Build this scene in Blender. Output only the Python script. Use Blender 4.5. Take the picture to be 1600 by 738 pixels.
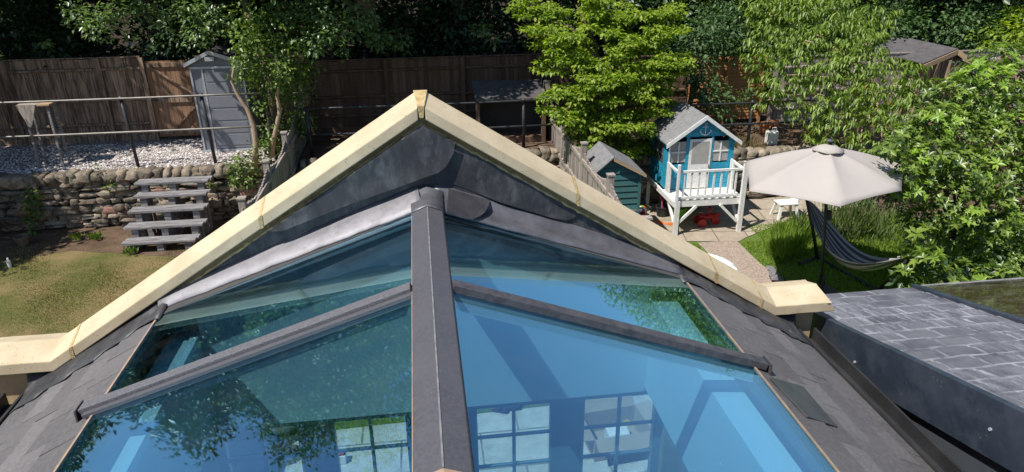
import bpy, bmesh, math, random
import numpy as np
from mathutils import Vector, Matrix
random.seed(7); RNG = np.random.default_rng(11)
R_ = math.radians
scene = bpy.context.scene
for o in list(bpy.data.objects): bpy.data.objects.remove(o)

# ------------------------------------------------------------------ camera
F_PX, PITCH, YAW, ROLL = 1100.0, R_(23.1), R_(7.3), R_(0.6)
CAM = np.array([0.0, 0.0, 5.3])
fw = np.array([math.sin(YAW)*math.cos(PITCH), math.cos(YAW)*math.cos(PITCH), -math.sin(PITCH)])
r0 = np.array([math.cos(YAW), -math.sin(YAW), 0.0]); u0 = np.cross(r0, fw)
rt = math.cos(ROLL)*r0 - math.sin(ROLL)*u0; up = np.cross(rt, fw)
cd = bpy.data.cameras.new('camera'); cam = bpy.data.objects.new('camera', cd)
scene.collection.objects.link(cam); scene.camera = cam
cd.sensor_width = 36; cd.lens = F_PX/1600*36; cd.clip_start = 0.05; cd.clip_end = 3000
M4 = Matrix(((rt[0], up[0], -fw[0], CAM[0]), (rt[1], up[1], -fw[1], CAM[1]), (rt[2], up[2], -fw[2], CAM[2]), (0, 0, 0, 1)))
cam.matrix_world = M4
def _ray(x, y): return (x-800)*rt + (369-y)*up + F_PX*fw
def aY(x, y, Y): d = _ray(x, y); return CAM + (Y-CAM[1])/d[1]*d
def aX(x, y, X): d = _ray(x, y); return CAM + (X-CAM[0])/d[0]*d
def aZ(x, y, Z): d = _ray(x, y); return CAM + (Z-CAM[2])/d[2]*d

# ------------------------------------------------------------------ light
EL = R_(57.5); SX, SY = 0.85, 0.527
world = bpy.data.worlds.new('World'); scene.world = world; world.use_nodes = True
wn = world.node_tree.nodes; wl = world.node_tree.links
sky = wn.new('ShaderNodeTexSky'); sky.sky_type = 'NISHITA'; sky.sun_disc = False
sky.sun_elevation = EL; sky.sun_rotation = math.atan2(-SX, -SY)
sky.air_density = 1.0; sky.dust_density = 0.2; sky.ozone_density = 2.3
wl.new(sky.outputs[0], wn['Background'].inputs[0]); wn['Background'].inputs[1].default_value = 0.098
sd = bpy.data.lights.new('sun', 'SUN'); sd.energy = 5.0; sd.angle = R_(0.53); sd.color = (1.0, 0.95, 0.87)
sun = bpy.data.objects.new('sun', sd); scene.collection.objects.link(sun)
sun.rotation_euler = Vector((SX*math.cos(EL), SY*math.cos(EL), -math.sin(EL))).to_track_quat('-Z', 'Y').to_euler()
scene.view_settings.view_transform = 'Standard'; scene.view_settings.look = 'None'
scene.view_settings.exposure = 0.3; scene.view_settings.gamma = 1.0
scene.render.engine = 'CYCLES'
scene.cycles.max_bounces = 8; scene.cycles.transparent_max_bounces = 16
scene.cycles.diffuse_bounces = 4; scene.cycles.glossy_bounces = 4

# ------------------------------------------------------------------ materials
def nt(name):
    m = bpy.data.materials.new(name); m.use_nodes = True
    t = m.node_tree; return m, t, t.nodes['Principled BSDF'], t.nodes['Material Output']
def N(t, typ, **kw):
    n = t.nodes.new(typ)
    for k, v in kw.items(): setattr(n, k, v)
    return n
def mix(t, fac, a, b, blend='MIX'):
    n = N(t, 'ShaderNodeMix', data_type='RGBA', blend_type=blend)
    for s, v in ((0, fac), (6, a), (7, b)):
        if hasattr(v, 'links') or hasattr(v, 'is_linked'): t.links.new(v, n.inputs[s])
        elif s == 0: n.inputs[0].default_value = v
        else: n.inputs[s].default_value = (*v, 1)
    return n.outputs[2]
def noise(t, scale, detail=4, rough=0.55, vec=None, dist=0.0):
    n = N(t, 'ShaderNodeTexNoise'); n.inputs['Scale'].default_value = scale
    n.inputs['Detail'].default_value = detail; n.inputs['Roughness'].default_value = rough
    n.inputs['Distortion'].default_value = dist
    if vec is None: vec = coords(t)
    t.links.new(vec, n.inputs['Vector']); return n.outputs['Fac']
def coords(t, sc=(1, 1, 1)):
    g = N(t, 'ShaderNodeTexCoord')
    mp = N(t, 'ShaderNodeMapping'); mp.inputs['Scale'].default_value = sc
    t.links.new(g.outputs['Object'], mp.inputs[0]); return mp.outputs[0]
def ramp(t, fac, p0, p1, c0=(0, 0, 0), c1=(1, 1, 1)):
    r = N(t, 'ShaderNodeValToRGB'); e = r.color_ramp.elements
    e[0].position = p0; e[1].position = p1; e[0].color = (*c0, 1); e[1].color = (*c1, 1)
    t.links.new(fac, r.inputs[0]); return r.outputs[0]
def island(t): return N(t, 'ShaderNodeNewGeometry').outputs['Random Per Island']
def bump(t, b, h, strength=0.3, dist=0.01):
    n = N(t, 'ShaderNodeBump'); n.inputs['Strength'].default_value = strength; n.inputs['Distance'].default_value = dist
    t.links.new(h, n.inputs['Height']); t.links.new(n.outputs[0], b.inputs['Normal'])
def surf(name, c1, c2, scale=6, rough=0.7, metal=0.0, isl=0.0, bstr=0.25, bscale=60, bdist=0.005, stretch=(1, 1, 1), p=(0.35, 0.65), spec=0.5, specks=None, fine=None):
    """two-tone noise, per-island brightness variation, bump, optional specks (colour, scale, threshold)"""
    m, t, b, o = nt(name)
    v = coords(t, stretch)
    col = mix(t, ramp(t, noise(t, scale, 6, 0.6, v), *p), c1, c2)
    if fine: col = mix(t, ramp(t, noise(t, fine[1], 3, 0.7, v), 0.42, 0.6), col, fine[0])
    if isl:
        n = N(t, 'ShaderNodeMapRange'); n.inputs[3].default_value = 1-isl; n.inputs[4].default_value = 1+isl
        t.links.new(island(t), n.inputs[0])
        cc = N(t, 'ShaderNodeCombineXYZ')
        for i in range(3): t.links.new(n.outputs[0], cc.inputs[i])
        col = mix(t, 1.0, col, cc.outputs[0], 'MULTIPLY')
    if specks:
        vo = N(t, 'ShaderNodeTexVoronoi'); vo.inputs['Scale'].default_value = specks[1]
        t.links.new(coords(t), vo.inputs['Vector'])
        msk = ramp(t, vo.outputs['Distance'], specks[2], specks[2]+0.03, (1, 1, 1), (0, 0, 0))
        gate = ramp(t, noise(t, specks[1]*0.22, 2), 0.54, 0.58)
        mm = N(t, 'ShaderNodeMath', operation='MULTIPLY'); t.links.new(msk, mm.inputs[0]); t.links.new(gate, mm.inputs[1])
        col = mix(t, mm.outputs[0], col, specks[0])
    t.links.new(col, b.inputs['Base Color'])
    rr = N(t, 'ShaderNodeMapRange'); rr.inputs[3].default_value = max(0.02, rough-0.1); rr.inputs[4].default_value = min(1, rough+0.1)
    t.links.new(noise(t, scale*1.7, 4), rr.inputs[0]); t.links.new(rr.outputs[0], b.inputs['Roughness'])
    b.inputs['Metallic'].default_value = metal; b.inputs['Specular IOR Level'].default_value = spec
    if bstr: bump(t, b, noise(t, bscale, 5, 0.6, v), bstr, bdist)
    return m
def leafmat(name, c1, c2, trans=0.35, rough=0.45, spec=0.5):
    m, t, b, o = nt(name)
    r = N(t, 'ShaderNodeValToRGB'); e = r.color_ramp.elements
    e[0].color = (*c1, 1); e[1].color = (*c2, 1); t.links.new(island(t), r.inputs[0])
    t.links.new(r.outputs[0], b.inputs['Base Color']); b.inputs['Roughness'].default_value = rough
    b.inputs['Specular IOR Level'].default_value = spec
    tr = N(t, 'ShaderNodeBsdfTranslucent')
    t.links.new(mix(t, 1.0, r.outputs[0], (1.5, 1.7, 0.6), 'MULTIPLY'), tr.inputs[0])
    mx = N(t, 'ShaderNodeMixShader'); mx.inputs[0].default_value = trans
    t.links.new(b.outputs[0], mx.inputs[1]); t.links.new(tr.outputs[0], mx.inputs[2])
    t.links.new(mx.outputs[0], o.inputs[0]); return m
def glassmat(name, tint, base=0.04, mul=1.3, refl=(0.9, 0.97, 1.0), dirt_and_light=0.0):
    m, t, b, o = nt(name); t.nodes.remove(b)
    tr = N(t, 'ShaderNodeBsdfTransparent'); tr.inputs[0].default_value = (*tint, 1)
    gl = N(t, 'ShaderNodeBsdfGlossy'); gl.inputs['Roughness'].default_value = 0.0; gl.inputs[0].default_value = (*refl, 1)
    bm_ = N(t, 'ShaderNodeBump'); bm_.inputs['Strength'].default_value = 0.04; bm_.inputs['Distance'].default_value = 0.01
    t.links.new(noise(t, 2.2, 1), bm_.inputs['Height']); t.links.new(bm_.outputs[0], gl.inputs['Normal'])
    ge = N(t, 'ShaderNodeNewGeometry'); dp = N(t, 'ShaderNodeVectorMath', operation='DOT_PRODUCT')
    t.links.new(ge.outputs['Normal'], dp.inputs[0]); t.links.new(ge.outputs['Incoming'], dp.inputs[1])
    ab = N(t, 'ShaderNodeMath', operation='ABSOLUTE'); t.links.new(dp.outputs['Value'], ab.inputs[0])
    om = N(t, 'ShaderNodeMath', operation='SUBTRACT', use_clamp=True); om.inputs[0].default_value = 1; t.links.new(ab.outputs[0], om.inputs[1])
    pw = N(t, 'ShaderNodeMath', operation='POWER'); pw.inputs[1].default_value = 4.5; t.links.new(om.outputs[0], pw.inputs[0])
    fr = N(t, 'ShaderNodeMath', operation='MULTIPLY_ADD'); fr.inputs[1].default_value = 0.95; fr.inputs[2].default_value = 0.04; t.links.new(pw.outputs[0], fr.inputs[0])
    ma = N(t, 'ShaderNodeMath', operation='MULTIPLY_ADD', use_clamp=True); ma.inputs[1].default_value = mul; ma.inputs[2].default_value = base
    t.links.new(fr.outputs[0], ma.inputs[0])
    mx = N(t, 'ShaderNodeMixShader'); t.links.new(ma.outputs[0], mx.inputs[0])
    t.links.new(tr.outputs[0], mx.inputs[1]); t.links.new(gl.outputs[0], mx.inputs[2]); t.links.new(mx.outputs[0], o.inputs[0])
    if dirt_and_light:
        df = N(t, 'ShaderNodeBsdfDiffuse'); df.inputs[0].default_value = (0.42, 0.4, 0.36, 1)
        mr = N(t, 'ShaderNodeMapRange'); mr.inputs[1].default_value = 0.45; mr.inputs[2].default_value = 0.85; mr.inputs[4].default_value = dirt_and_light
        t.links.new(noise(t, 3.5, 8, 0.72, coords(t, (1, 2.5, 1))), mr.inputs[0])
        vo = N(t, 'ShaderNodeTexVoronoi'); vo.inputs['Scale'].default_value = 16; t.links.new(coords(t), vo.inputs['Vector'])
        sp_ = ramp(t, vo.outputs['Distance'], 0.035, 0.05, (0.5, 0.5, 0.5), (0, 0, 0)); ad = N(t, 'ShaderNodeMath', operation='ADD')
        gt = N(t, 'ShaderNodeMath', operation='MULTIPLY'); t.links.new(sp_, gt.inputs[0]); t.links.new(ramp(t, noise(t, 5, 2), 0.56, 0.6), gt.inputs[1])
        t.links.new(mr.outputs[0], ad.inputs[0]); t.links.new(gt.outputs[0], ad.inputs[1])
        m2 = N(t, 'ShaderNodeMixShader'); t.links.new(ad.outputs[0], m2.inputs[0]); t.links.new(mx.outputs[0], m2.inputs[1]); t.links.new(df.outputs[0], m2.inputs[2])
        t.links.new(m2.outputs[0], o.inputs[0])
    return m

MAT = {}
MAT['coping'] = surf('coping', (0.60, 0.50, 0.345), (0.49, 0.40, 0.265), 5, 0.85, bstr=0.3, bscale=120, bdist=0.002, specks=((0.12, 0.1, 0.07), 48, 0.13), spec=0.2)
MAT['mortar'] = surf('mortar', (0.58, 0.45, 0.24), (0.4, 0.29, 0.14), 30, 0.95, bstr=0.8, bscale=90, bdist=0.01, spec=0.1)
MAT['mortar_shaded'] = surf('mortar_shaded', (0.3, 0.21, 0.1), (0.2, 0.14, 0.075), 30, 0.95, bstr=0.8, bscale=90, bdist=0.01, spec=0.1)  # mortar tone with the shadow under the coping put into the colour
MAT['lead'] = surf('lead', (0.022, 0.022, 0.024), (0.135, 0.134, 0.14), 3.6, 0.5, 0.15, stretch=(1.5, 1, 0.8), bstr=0.4, bscale=7, bdist=0.02, p=(0.35, 0.72), fine=((0.045, 0.045, 0.048), 11))
MAT['lead_bright'] = surf('lead_bright', (0.16, 0.155, 0.165), (0.26, 0.25, 0.265), 3, 0.55, 0.25, bstr=0.25, bscale=5, bdist=0.02, p=(0.3, 0.75), fine=((0.25, 0.24, 0.26), 12))
MAT['lead_mid'] = surf('lead_mid', (0.1, 0.1, 0.115), (0.17, 0.17, 0.19), 6, 0.5, 0.4, bstr=0.4, bscale=12, bdist=0.015)
MAT['alu'] = surf('alu', (0.075, 0.075, 0.088), (0.09, 0.09, 0.103), 5, 0.5, 0.05, bstr=0.12, bscale=260, bdist=0.001, fine=((0.1, 0.096, 0.105), 60), specks=((0.3, 0.28, 0.26), 38, 0.05))
MAT['alu_grit'] = surf('alu_grit', (0.075, 0.075, 0.085), (0.17, 0.165, 0.18), 190, 0.75, 0, bstr=0.4, bscale=200, bdist=0.002, p=(0.42, 0.62))
MAT['alu_dark'] = surf('alu_dark', (0.05, 0.048, 0.055), (0.075, 0.07, 0.08), 5, 0.45, 0.1, bstr=0.05, fine=((0.09, 0.085, 0.09), 20))
MAT['alu_pale'] = surf('alu_pale', (0.4, 0.42, 0.46), (0.5, 0.52, 0.55), 5, 0.35, 0.3, bstr=0.05)
MAT['alu_pale2'] = surf('alu_pale_seam', (0.24, 0.23, 0.24), (0.14, 0.14, 0.15), 20, 0.6, bstr=0)  # paler grey for the thin strip along the ridge crest
MAT['trim'] = surf('trim', (0.42, 0.27, 0.17), (0.25, 0.2, 0.17), 14, 0.7, bstr=0.2)
MAT['slate'] = surf('slate', (0.105, 0.099, 0.102), (0.13, 0.122, 0.124), 2, 0.6, 0, isl=0.22, bstr=0.4, bscale=70, bdist=0.003, fine=((0.15, 0.14, 0.138), 40), specks=((0.3, 0.28, 0.26), 30, 0.04))
MAT['slate_dark'] = surf('slate_dark', (0.05, 0.055, 0.065), (0.075, 0.08, 0.09), 6, 0.35, 0, bstr=0.3, bscale=40)
MAT['glass_roof'] = glassmat('glass_roof', (0.71, 0.92, 0.99), 0.21, 1.25, (0.52, 0.82, 1.0), 0.025)
MAT['glass_clear'] = glassmat('glass_clear', (0.93, 0.96, 0.96), 0.01, 1.0)
MAT['glass_roof_dull'] = glassmat('glass_roof_dull', (0.6, 0.62, 0.55), 0.03, 0.35, (0.9, 0.97, 1.0), 0.22)  # grey diffuse film here puts the lit room below into the glass colour
MAT['glass_dark'] = glassmat('glass_dark', (0.45, 0.5, 0.45), 0.03, 1.0)
MAT['plaster'] = surf('plaster', (0.8, 0.8, 0.79), (0.76, 0.76, 0.75), 2, 0.9, bstr=0.05)
MAT['upvc'] = surf('upvc', (0.75, 0.76, 0.77), (0.7, 0.71, 0.72), 2, 0.4, bstr=0)
MAT['frame_blue'] = surf('frame_blue', (0.28, 0.31, 0.34), (0.32, 0.35, 0.38), 3, 0.5, bstr=0)
MAT['floor_in'] = surf('floor_in', (0.12, 0.11, 0.1), (0.2, 0.18, 0.16), 3, 0.5, bstr=0)
MAT['white'] = surf('white_paint', (0.8, 0.8, 0.8), (0.72, 0.71, 0.69), 9, 0.6, isl=0.04, bstr=0.15, fine=((0.66, 0.64, 0.6), 25))
MAT['blue'] = surf('blue_paint', (0.02, 0.29, 0.44), (0.03, 0.33, 0.48), 4, 0.55, isl=0.06, bstr=0.12, fine=((0.018, 0.24, 0.37), 18))
MAT['green_paint'] = surf('green_paint', (0.022, 0.12, 0.13), (0.03, 0.15, 0.155), 6, 0.7, isl=0.1, bstr=0.15, fine=((0.06, 0.12, 0.11), 20))
MAT['felt'] = surf('felt', (0.17, 0.17, 0.175), (0.24, 0.235, 0.235), 12, 0.95, bstr=0.4, bscale=200, bdist=0.004, spec=0.1)
MAT['felt_dark'] = surf('felt_dark', (0.085, 0.08, 0.085), (0.12, 0.11, 0.115), 8, 0.95, bstr=0.4, bscale=200, bdist=0.004, spec=0.1)
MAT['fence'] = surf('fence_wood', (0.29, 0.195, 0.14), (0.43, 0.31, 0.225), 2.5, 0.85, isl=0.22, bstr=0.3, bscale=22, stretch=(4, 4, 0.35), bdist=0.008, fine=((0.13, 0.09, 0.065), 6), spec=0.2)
MAT['fence_shaded'] = surf('fence_shaded', (0.10, 0.062, 0.042), (0.16, 0.10, 0.07), 2.5, 0.9, isl=0.25, bstr=0.3, bscale=22, stretch=(4, 4, 0.35), bdist=0.008, spec=0.2)  # darker copy of the fence wood, tree shade put into the colour
MAT['fence_grey'] = surf('fence_grey', (0.32, 0.28, 0.25), (0.42, 0.37, 0.33), 3, 0.85, isl=0.15, bstr=0.4, bscale=22, stretch=(4, 4, 0.4), bdist=0.008, fine=((0.22, 0.18, 0.16), 8), spec=0.2)
MAT['gate'] = surf('gate_wood', (0.22, 0.125, 0.07), (0.3, 0.18, 0.11), 2.5, 0.8, isl=0.15, bstr=0.3, bscale=22, stretch=(4, 4, 0.35), bdist=0.008)
MAT['panel'] = surf('panel_wood', (0.33, 0.15, 0.06), (0.4, 0.2, 0.09), 2.5, 0.8, isl=0.15, bstr=0.3, bscale=22, stretch=(0.5, 0.5, 4), bdist=0.008)
MAT['wood_grey'] = surf('wood_grey', (0.24, 0.23, 0.24), (0.33, 0.32, 0.325), 3, 0.85, isl=0.1, bstr=0.5, bscale=18, stretch=(0.4, 5, 5), bdist=0.01, fine=((0.14, 0.13, 0.13), 9), spec=0.2)
MAT['wood_tan'] = surf('wood_tan', (0.36, 0.24, 0.14), (0.42, 0.3, 0.18), 4, 0.8, bstr=0.2)
MAT['stone'] = surf('stone', (0.2, 0.15, 0.11), (0.34, 0.28, 0.21), 2.5, 0.92, isl=0.42, bstr=0.8, bscale=14, bdist=0.03, fine=((0.15, 0.135, 0.11), 7), spec=0.15)
MAT['stone_red'] = surf('stone_red', (0.26, 0.14, 0.11), (0.34, 0.2, 0.16), 4, 0.92, isl=0.2, bstr=0.6, bscale=20, bdist=0.02, spec=0.15)
MAT['soil'] = surf('soil', (0.09, 0.06, 0.04), (0.16, 0.11, 0.075), 3, 0.95, bstr=0.8, bscale=25, bdist=0.03, spec=0.1)
MAT['litter'] = surf('leaf_litter', (0.035, 0.028, 0.02), (0.06, 0.045, 0.03), 3, 0.95, bstr=0.8, bscale=15, bdist=0.05, spec=0.05)
MAT['brick'] = surf('brick', (0.42, 0.3, 0.17), (0.5, 0.38, 0.23), 8, 0.9, isl=0.15, bstr=0.4)
MAT['brick_red'] = surf('brick_red', (0.3, 0.12, 0.1), (0.38, 0.18, 0.15), 9, 0.9, isl=0.2, bstr=0.4, fine=((0.4, 0.33, 0.3), 12))
MAT['iron'] = surf('iron', (0.025, 0.027, 0.03), (0.05, 0.05, 0.055), 9, 0.5, 0.3, bstr=0.1)
MAT['rail'] = surf('rail_metal_lit', (0.16, 0.15, 0.14), (0.24, 0.22, 0.2), 5, 0.5, 0.4, bstr=0.1)  # paler than the iron rails: sun on the left rails put into the colour
MAT['shed_grey'] = surf('shed_grey', (0.17, 0.18, 0.21), (0.2, 0.21, 0.24), 3, 0.5, bstr=0.05)
MAT['bark'] = surf('bark', (0.1, 0.075, 0.055), (0.19, 0.15, 0.11), 6, 0.95, bstr=0.8, bscale=20, stretch=(2, 2, 0.5), bdist=0.02, spec=0.1)
MAT['bark_pale'] = surf('bark_pale', (0.34, 0.24, 0.16), (0.42, 0.31, 0.22), 6, 0.9, bstr=0.5, bscale=20, stretch=(2, 2, 0.5), bdist=0.02, spec=0.1)
MAT['fabric'] = surf('parasol_cloth', (0.42, 0.385, 0.36), (0.40, 0.365, 0.34), 2, 0.9, bstr=0.05, spec=0.1)
MAT['terracotta'] = surf('terracotta', (0.45, 0.15, 0.06), (0.5, 0.2, 0.09), 9, 0.85, bstr=0.1)
MAT['white_plastic'] = surf('white_plastic', (0.78, 0.78, 0.76), (0.7, 0.7, 0.68), 4, 0.45, bstr=0)
MAT['red_plastic'] = surf('red_plastic', (0.42, 0.01, 0.02), (0.36, 0.01, 0.02), 4, 0.4, bstr=0)
MAT['pink_plastic'] = surf('pink_plastic', (0.75, 0.12, 0.35), (0.7, 0.1, 0.3), 4, 0.4, bstr=0)
MAT['green_plastic'] = surf('green_plastic', (0.2, 0.5, 0.04), (0.18, 0.45, 0.04), 4, 0.4, bstr=0)
MAT['orange_plastic'] = surf('orange_plastic', (0.75, 0.16, 0.02), (0.7, 0.14, 0.02), 4, 0.4, bstr=0)
MAT['yellow_plastic'] = surf('yellow_plastic', (0.8, 0.65, 0.05), (0.75, 0.6, 0.05), 4, 0.4, bstr=0)
MAT['blue_plastic'] = surf('blue_plastic', (0.01, 0.2, 0.6), (0.01, 0.25, 0.65), 4, 0.4, bstr=0)
MAT['black_plastic'] = surf('black_plastic', (0.02, 0.02, 0.022), (0.035, 0.035, 0.035), 4, 0.5, bstr=0)
MAT['navy'] = surf('navy_cloth', (0.02, 0.025, 0.06), (0.04, 0.045, 0.09), 8, 0.9, bstr=0.2)
MAT['card'] = surf('cardboard', (0.36, 0.27, 0.2), (0.4, 0.31, 0.23), 4, 0.85, bstr=0.05)
MAT['fascia'] = surf('fascia', (0.022, 0.032, 0.048), (0.034, 0.045, 0.064), 4, 0.42, 0.1, bstr=0.05, specks=((0.25, 0.22, 0.16), 26, 0.06), fine=((0.045, 0.055, 0.075), 6))
MAT['anchor'] = surf('anchor_rope', (0.8, 0.8, 0.8), (0.65, 0.66, 0.68), 30, 0.7, bstr=0)
MAT['dark_in'] = surf('dark_interior', (0.05, 0.05, 0.05), (0.07, 0.065, 0.06), 4, 0.9, bstr=0)
MAT['curtain'] = surf('net_curtain', (0.3, 0.29, 0.27), (0.38, 0.37, 0.34), 8, 0.9, bstr=0.2)
# neighbour slates with white lime runs along the joints
def neighbour_slate():
    m, t, b, o = nt('neighbour_slate')
    v = coords(t)
    base = mix(t, ramp(t, noise(t, 4, 5), 0.35, 0.65), (0.075, 0.076, 0.09), (0.145, 0.145, 0.162))
    br = N(t, 'ShaderNodeTexBrick'); br.inputs['Scale'].default_value = 1.0
    br.offset = 0.5
    br.inputs['Brick Width'].default_value = 0.25; br.inputs['Row Height'].default_value = 0.17; br.inputs['Mortar Size'].default_value = 0.017
    br.inputs['Mortar Smooth'].default_value = 1.0
    wv = N(t, 'ShaderNodeVectorMath', operation='ADD'); t.links.new(v, wv.inputs[0])
    nn = N(t, 'ShaderNodeTexNoise'); nn.inputs['Scale'].default_value = 9; t.links.new(v, nn.inputs['Vector'])
    sc = N(t, 'ShaderNodeVectorMath', operation='SCALE'); sc.inputs['Scale'].default_value = 0.05
    t.links.new(nn.outputs['Color'], sc.inputs[0]); t.links.new(sc.outputs[0], wv.inputs[1]); t.links.new(wv.outputs[0], br.inputs['Vector'])
    streak = ramp(t, noise(t, 4.5, 6, 0.75), 0.42, 0.66)
    patch = ramp(t, noise(t, 1.7, 4), 0.4, 0.6)
    j = ramp(t, br.outputs['Fac'], 0.0, 0.9)
    a = N(t, 'ShaderNodeMath', operation='MULTIPLY'); t.links.new(j, a.inputs[0]); t.links.new(streak, a.inputs[1])
    vs = ramp(t, noise(t, 3.2, 7, 0.78, coords(t, (6.5, 1.3, 1))), 0.44, 0.76)
    c_ = N(t, 'ShaderNodeMath', operation='MULTIPLY'); t.links.new(vs, c_.inputs[0]); t.links.new(patch, c_.inputs[1])
    d = N(t, 'ShaderNodeMath', operation='ADD', use_clamp=True); t.links.new(a.outputs[0], d.inputs[0]); t.links.new(c_.outputs[0], d.inputs[1])
    e = N(t, 'ShaderNodeMath', operation='MULTIPLY'); t.links.new(d.outputs[0], e.inputs[0]); e.inputs[1].default_value = 0.8
    t.links.new(mix(t, e.outputs[0], base, (0.42, 0.43, 0.47)), b.inputs['Base Color'])
    b.inputs['Roughness'].default_value = 0.6
    bump(t, b, noise(t, 40, 4), 0.3, 0.004); return m
MAT['slate_limed'] = neighbour_slate()
def hammock_mat():
    m, t, b, o = nt('hammock_cloth')
    uv = N(t, 'ShaderNodeUVMap'); sp = N(t, 'ShaderNodeSeparateXYZ'); t.links.new(uv.outputs[0], sp.inputs[0])
    w = N(t, 'ShaderNodeMath', operation='MULTIPLY'); w.inputs[1].default_value = 60; t.links.new(sp.outputs[1], w.inputs[0])
    s = N(t, 'ShaderNodeMath', operation='SINE'); t.links.new(w.outputs[0], s.inputs[0])
    t.links.new(ramp(t, s.outputs[0], 0.0, 0.35, (0.09, 0.09, 0.1), (0.42, 0.41, 0.42)), b.inputs['Base Color'])
    b.inputs['Roughness'].default_value = 0.95; return m
MAT['hammock'] = hammock_mat()
def gravel_mat():
    m, t, b, o = nt('gravel')
    vo = N(t, 'ShaderNodeTexVoronoi'); vo.inputs['Scale'].default_value = 28; t.links.new(coords(t), vo.inputs['Vector'])
    sp = N(t, 'ShaderNodeSeparateColor'); t.links.new(vo.outputs['Color'], sp.inputs[0])
    col = mix(t, sp.outputs[0], (0.42, 0.38, 0.36), (0.75, 0.7, 0.68))
    col = mix(t, ramp(t, vo.outputs['Distance'], 0.25, 0.6), col, (0.15, 0.12, 0.11))
    col = mix(t, ramp(t, noise(t, 1.3, 5), 0.5, 0.75), col, (0.2, 0.16, 0.13))
    t.links.new(col, b.inputs['Base Color']); b.inputs['Roughness'].default_value = 0.9
    inv = N(t, 'ShaderNodeMath', operation='SUBTRACT'); inv.inputs[0].default_value = 1; t.links.new(vo.outputs['Distance'], inv.inputs[1])
    bump(t, b, inv.outputs[0], 0.7, 0.02); return m
MAT['gravel'] = gravel_mat()
def lawn_mat(name, g1, g2, dry, amt):
    m, t, b, o = nt(name)
    col = mix(t, ramp(t, noise(t, 9, 6, 0.7), 0.35, 0.65), g1, g2)
    col = mix(t, ramp(t, noise(t, 0.9, 6, 0.65), amt-0.12, amt+0.12), dry, col)
    col = mix(t, ramp(t, noise(t, 45, 3, 0.7), 0.5, 0.72), col, (0.05, 0.05, 0.02))
    t.links.new(col, b.inputs['Base Color']); b.inputs['Roughness'].default_value = 0.95; b.inputs['Specular IOR Level'].default_value = 0.1
    bump(t, b, noise(t, 70, 4, 0.7), 0.9, 0.03); return m
MAT['lawn_dry'] = lawn_mat('lawn_dry', (0.10, 0.12, 0.035), (0.17, 0.17, 0.055), (0.3, 0.22, 0.11), 0.47)
MAT['lawn_green'] = lawn_mat('lawn_green', (0.1, 0.17, 0.03), (0.17, 0.25, 0.05), (0.2, 0.18, 0.08), 0.33)
def paving_mat(name, c1, c2, w, h, rot=0.0, off=0.5):
    m, t, b, o = nt(name)
    g = N(t, 'ShaderNodeTexCoord'); mp = N(t, 'ShaderNodeMapping'); mp.inputs['Rotation'].default_value[2] = rot
    t.links.new(g.outputs['Object'], mp.inputs[0])
    br = N(t, 'ShaderNodeTexBrick'); br.offset = off; br.inputs['Scale'].default_value = 1
    br.inputs['Color1'].default_value = (*c1, 1); br.inputs['Color2'].default_value = (*c2, 1); br.inputs['Mortar'].default_value = (0.09, 0.075, 0.055, 1)
    br.inputs['Brick Width'].default_value = w; br.inputs['Row Height'].default_value = h; br.inputs['Mortar Size'].default_value = 0.012
    t.links.new(mp.outputs[0], br.inputs['Vector'])
    col = mix(t, ramp(t, noise(t, 5, 6, 0.7), 0.35, 0.7), br.outputs['Color'], (c1[0]*0.65, c1[1]*0.62, c1[2]*0.6))
    t.links.new(col, b.inputs['Base Color']); b.inputs['Roughness'].default_value = 0.9
    iv = N(t, 'ShaderNodeMath', operation='SUBTRACT'); iv.inputs[0].default_value = 1; t.links.new(br.outputs['Fac'], iv.inputs[1])
    bump(t, b, iv.outputs[0], 0.5, 0.01); return m
MAT['paving'] = paving_mat('paving', (0.42, 0.36, 0.28), (0.36, 0.3, 0.23), 0.6, 0.6, 0.15, 0.0)
MAT['patio'] = paving_mat('patio', (0.6, 0.58, 0.53), (0.54, 0.52, 0.48), 0.9, 0.6)
MAT['path'] = surf('path_gravel', (0.34, 0.27, 0.22), (0.42, 0.34, 0.28), 6, 0.95, bstr=0.6, bscale=80, bdist=0.01, fine=((0.25, 0.19, 0.15), 30))
LEAF = {
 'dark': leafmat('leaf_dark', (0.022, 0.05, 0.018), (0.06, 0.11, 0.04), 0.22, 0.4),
 'sycamore': leafmat('leaf_sycamore', (0.04, 0.085, 0.03), (0.1, 0.17, 0.06), 0.25, 0.5, 0.35),
 'sycamore_lit': leafmat('leaf_sycamore_lit', (0.08, 0.14, 0.05), (0.2, 0.29, 0.11), 0.3, 0.35, 0.8),  # brighter copy of the sycamore leaf, sunlight put into the colour
 'acer': leafmat('leaf_acer', (0.07, 0.14, 0.015), (0.36, 0.44, 0.05), 0.42, 0.5),
 'peach': leafmat('leaf_peach', (0.085, 0.15, 0.022), (0.26, 0.35, 0.055), 0.38, 0.4, 0.6),
 'bush': leafmat('leaf_bush', (0.05, 0.1, 0.018), (0.25, 0.34, 0.055), 0.32, 0.35, 0.7),
 'bush_new': leafmat('leaf_bush_new', (0.2, 0.34, 0.04), (0.34, 0.46, 0.07), 0.38, 0.4, 0.6),
 'ivy': leafmat('leaf_ivy', (0.055, 0.11, 0.02), (0.19, 0.27, 0.05), 0.3, 0.4),
 'grey': leafmat('leaf_grey', (0.13, 0.19, 0.07), (0.28, 0.35, 0.15), 0.4, 0.6),
 'grass': leafmat('blade_green', (0.17, 0.26, 0.04), (0.36, 0.46, 0.1), 0.5, 0.6, 0.3),
 'grass_dry': leafmat('blade_dry', (0.13, 0.14, 0.045), (0.36, 0.28, 0.14), 0.3, 0.7, 0.3),
 'russet': leafmat('leaf_russet', (0.3, 0.1, 0.03), (0.4, 0.2, 0.05), 0.3, 0.5),
}

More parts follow.
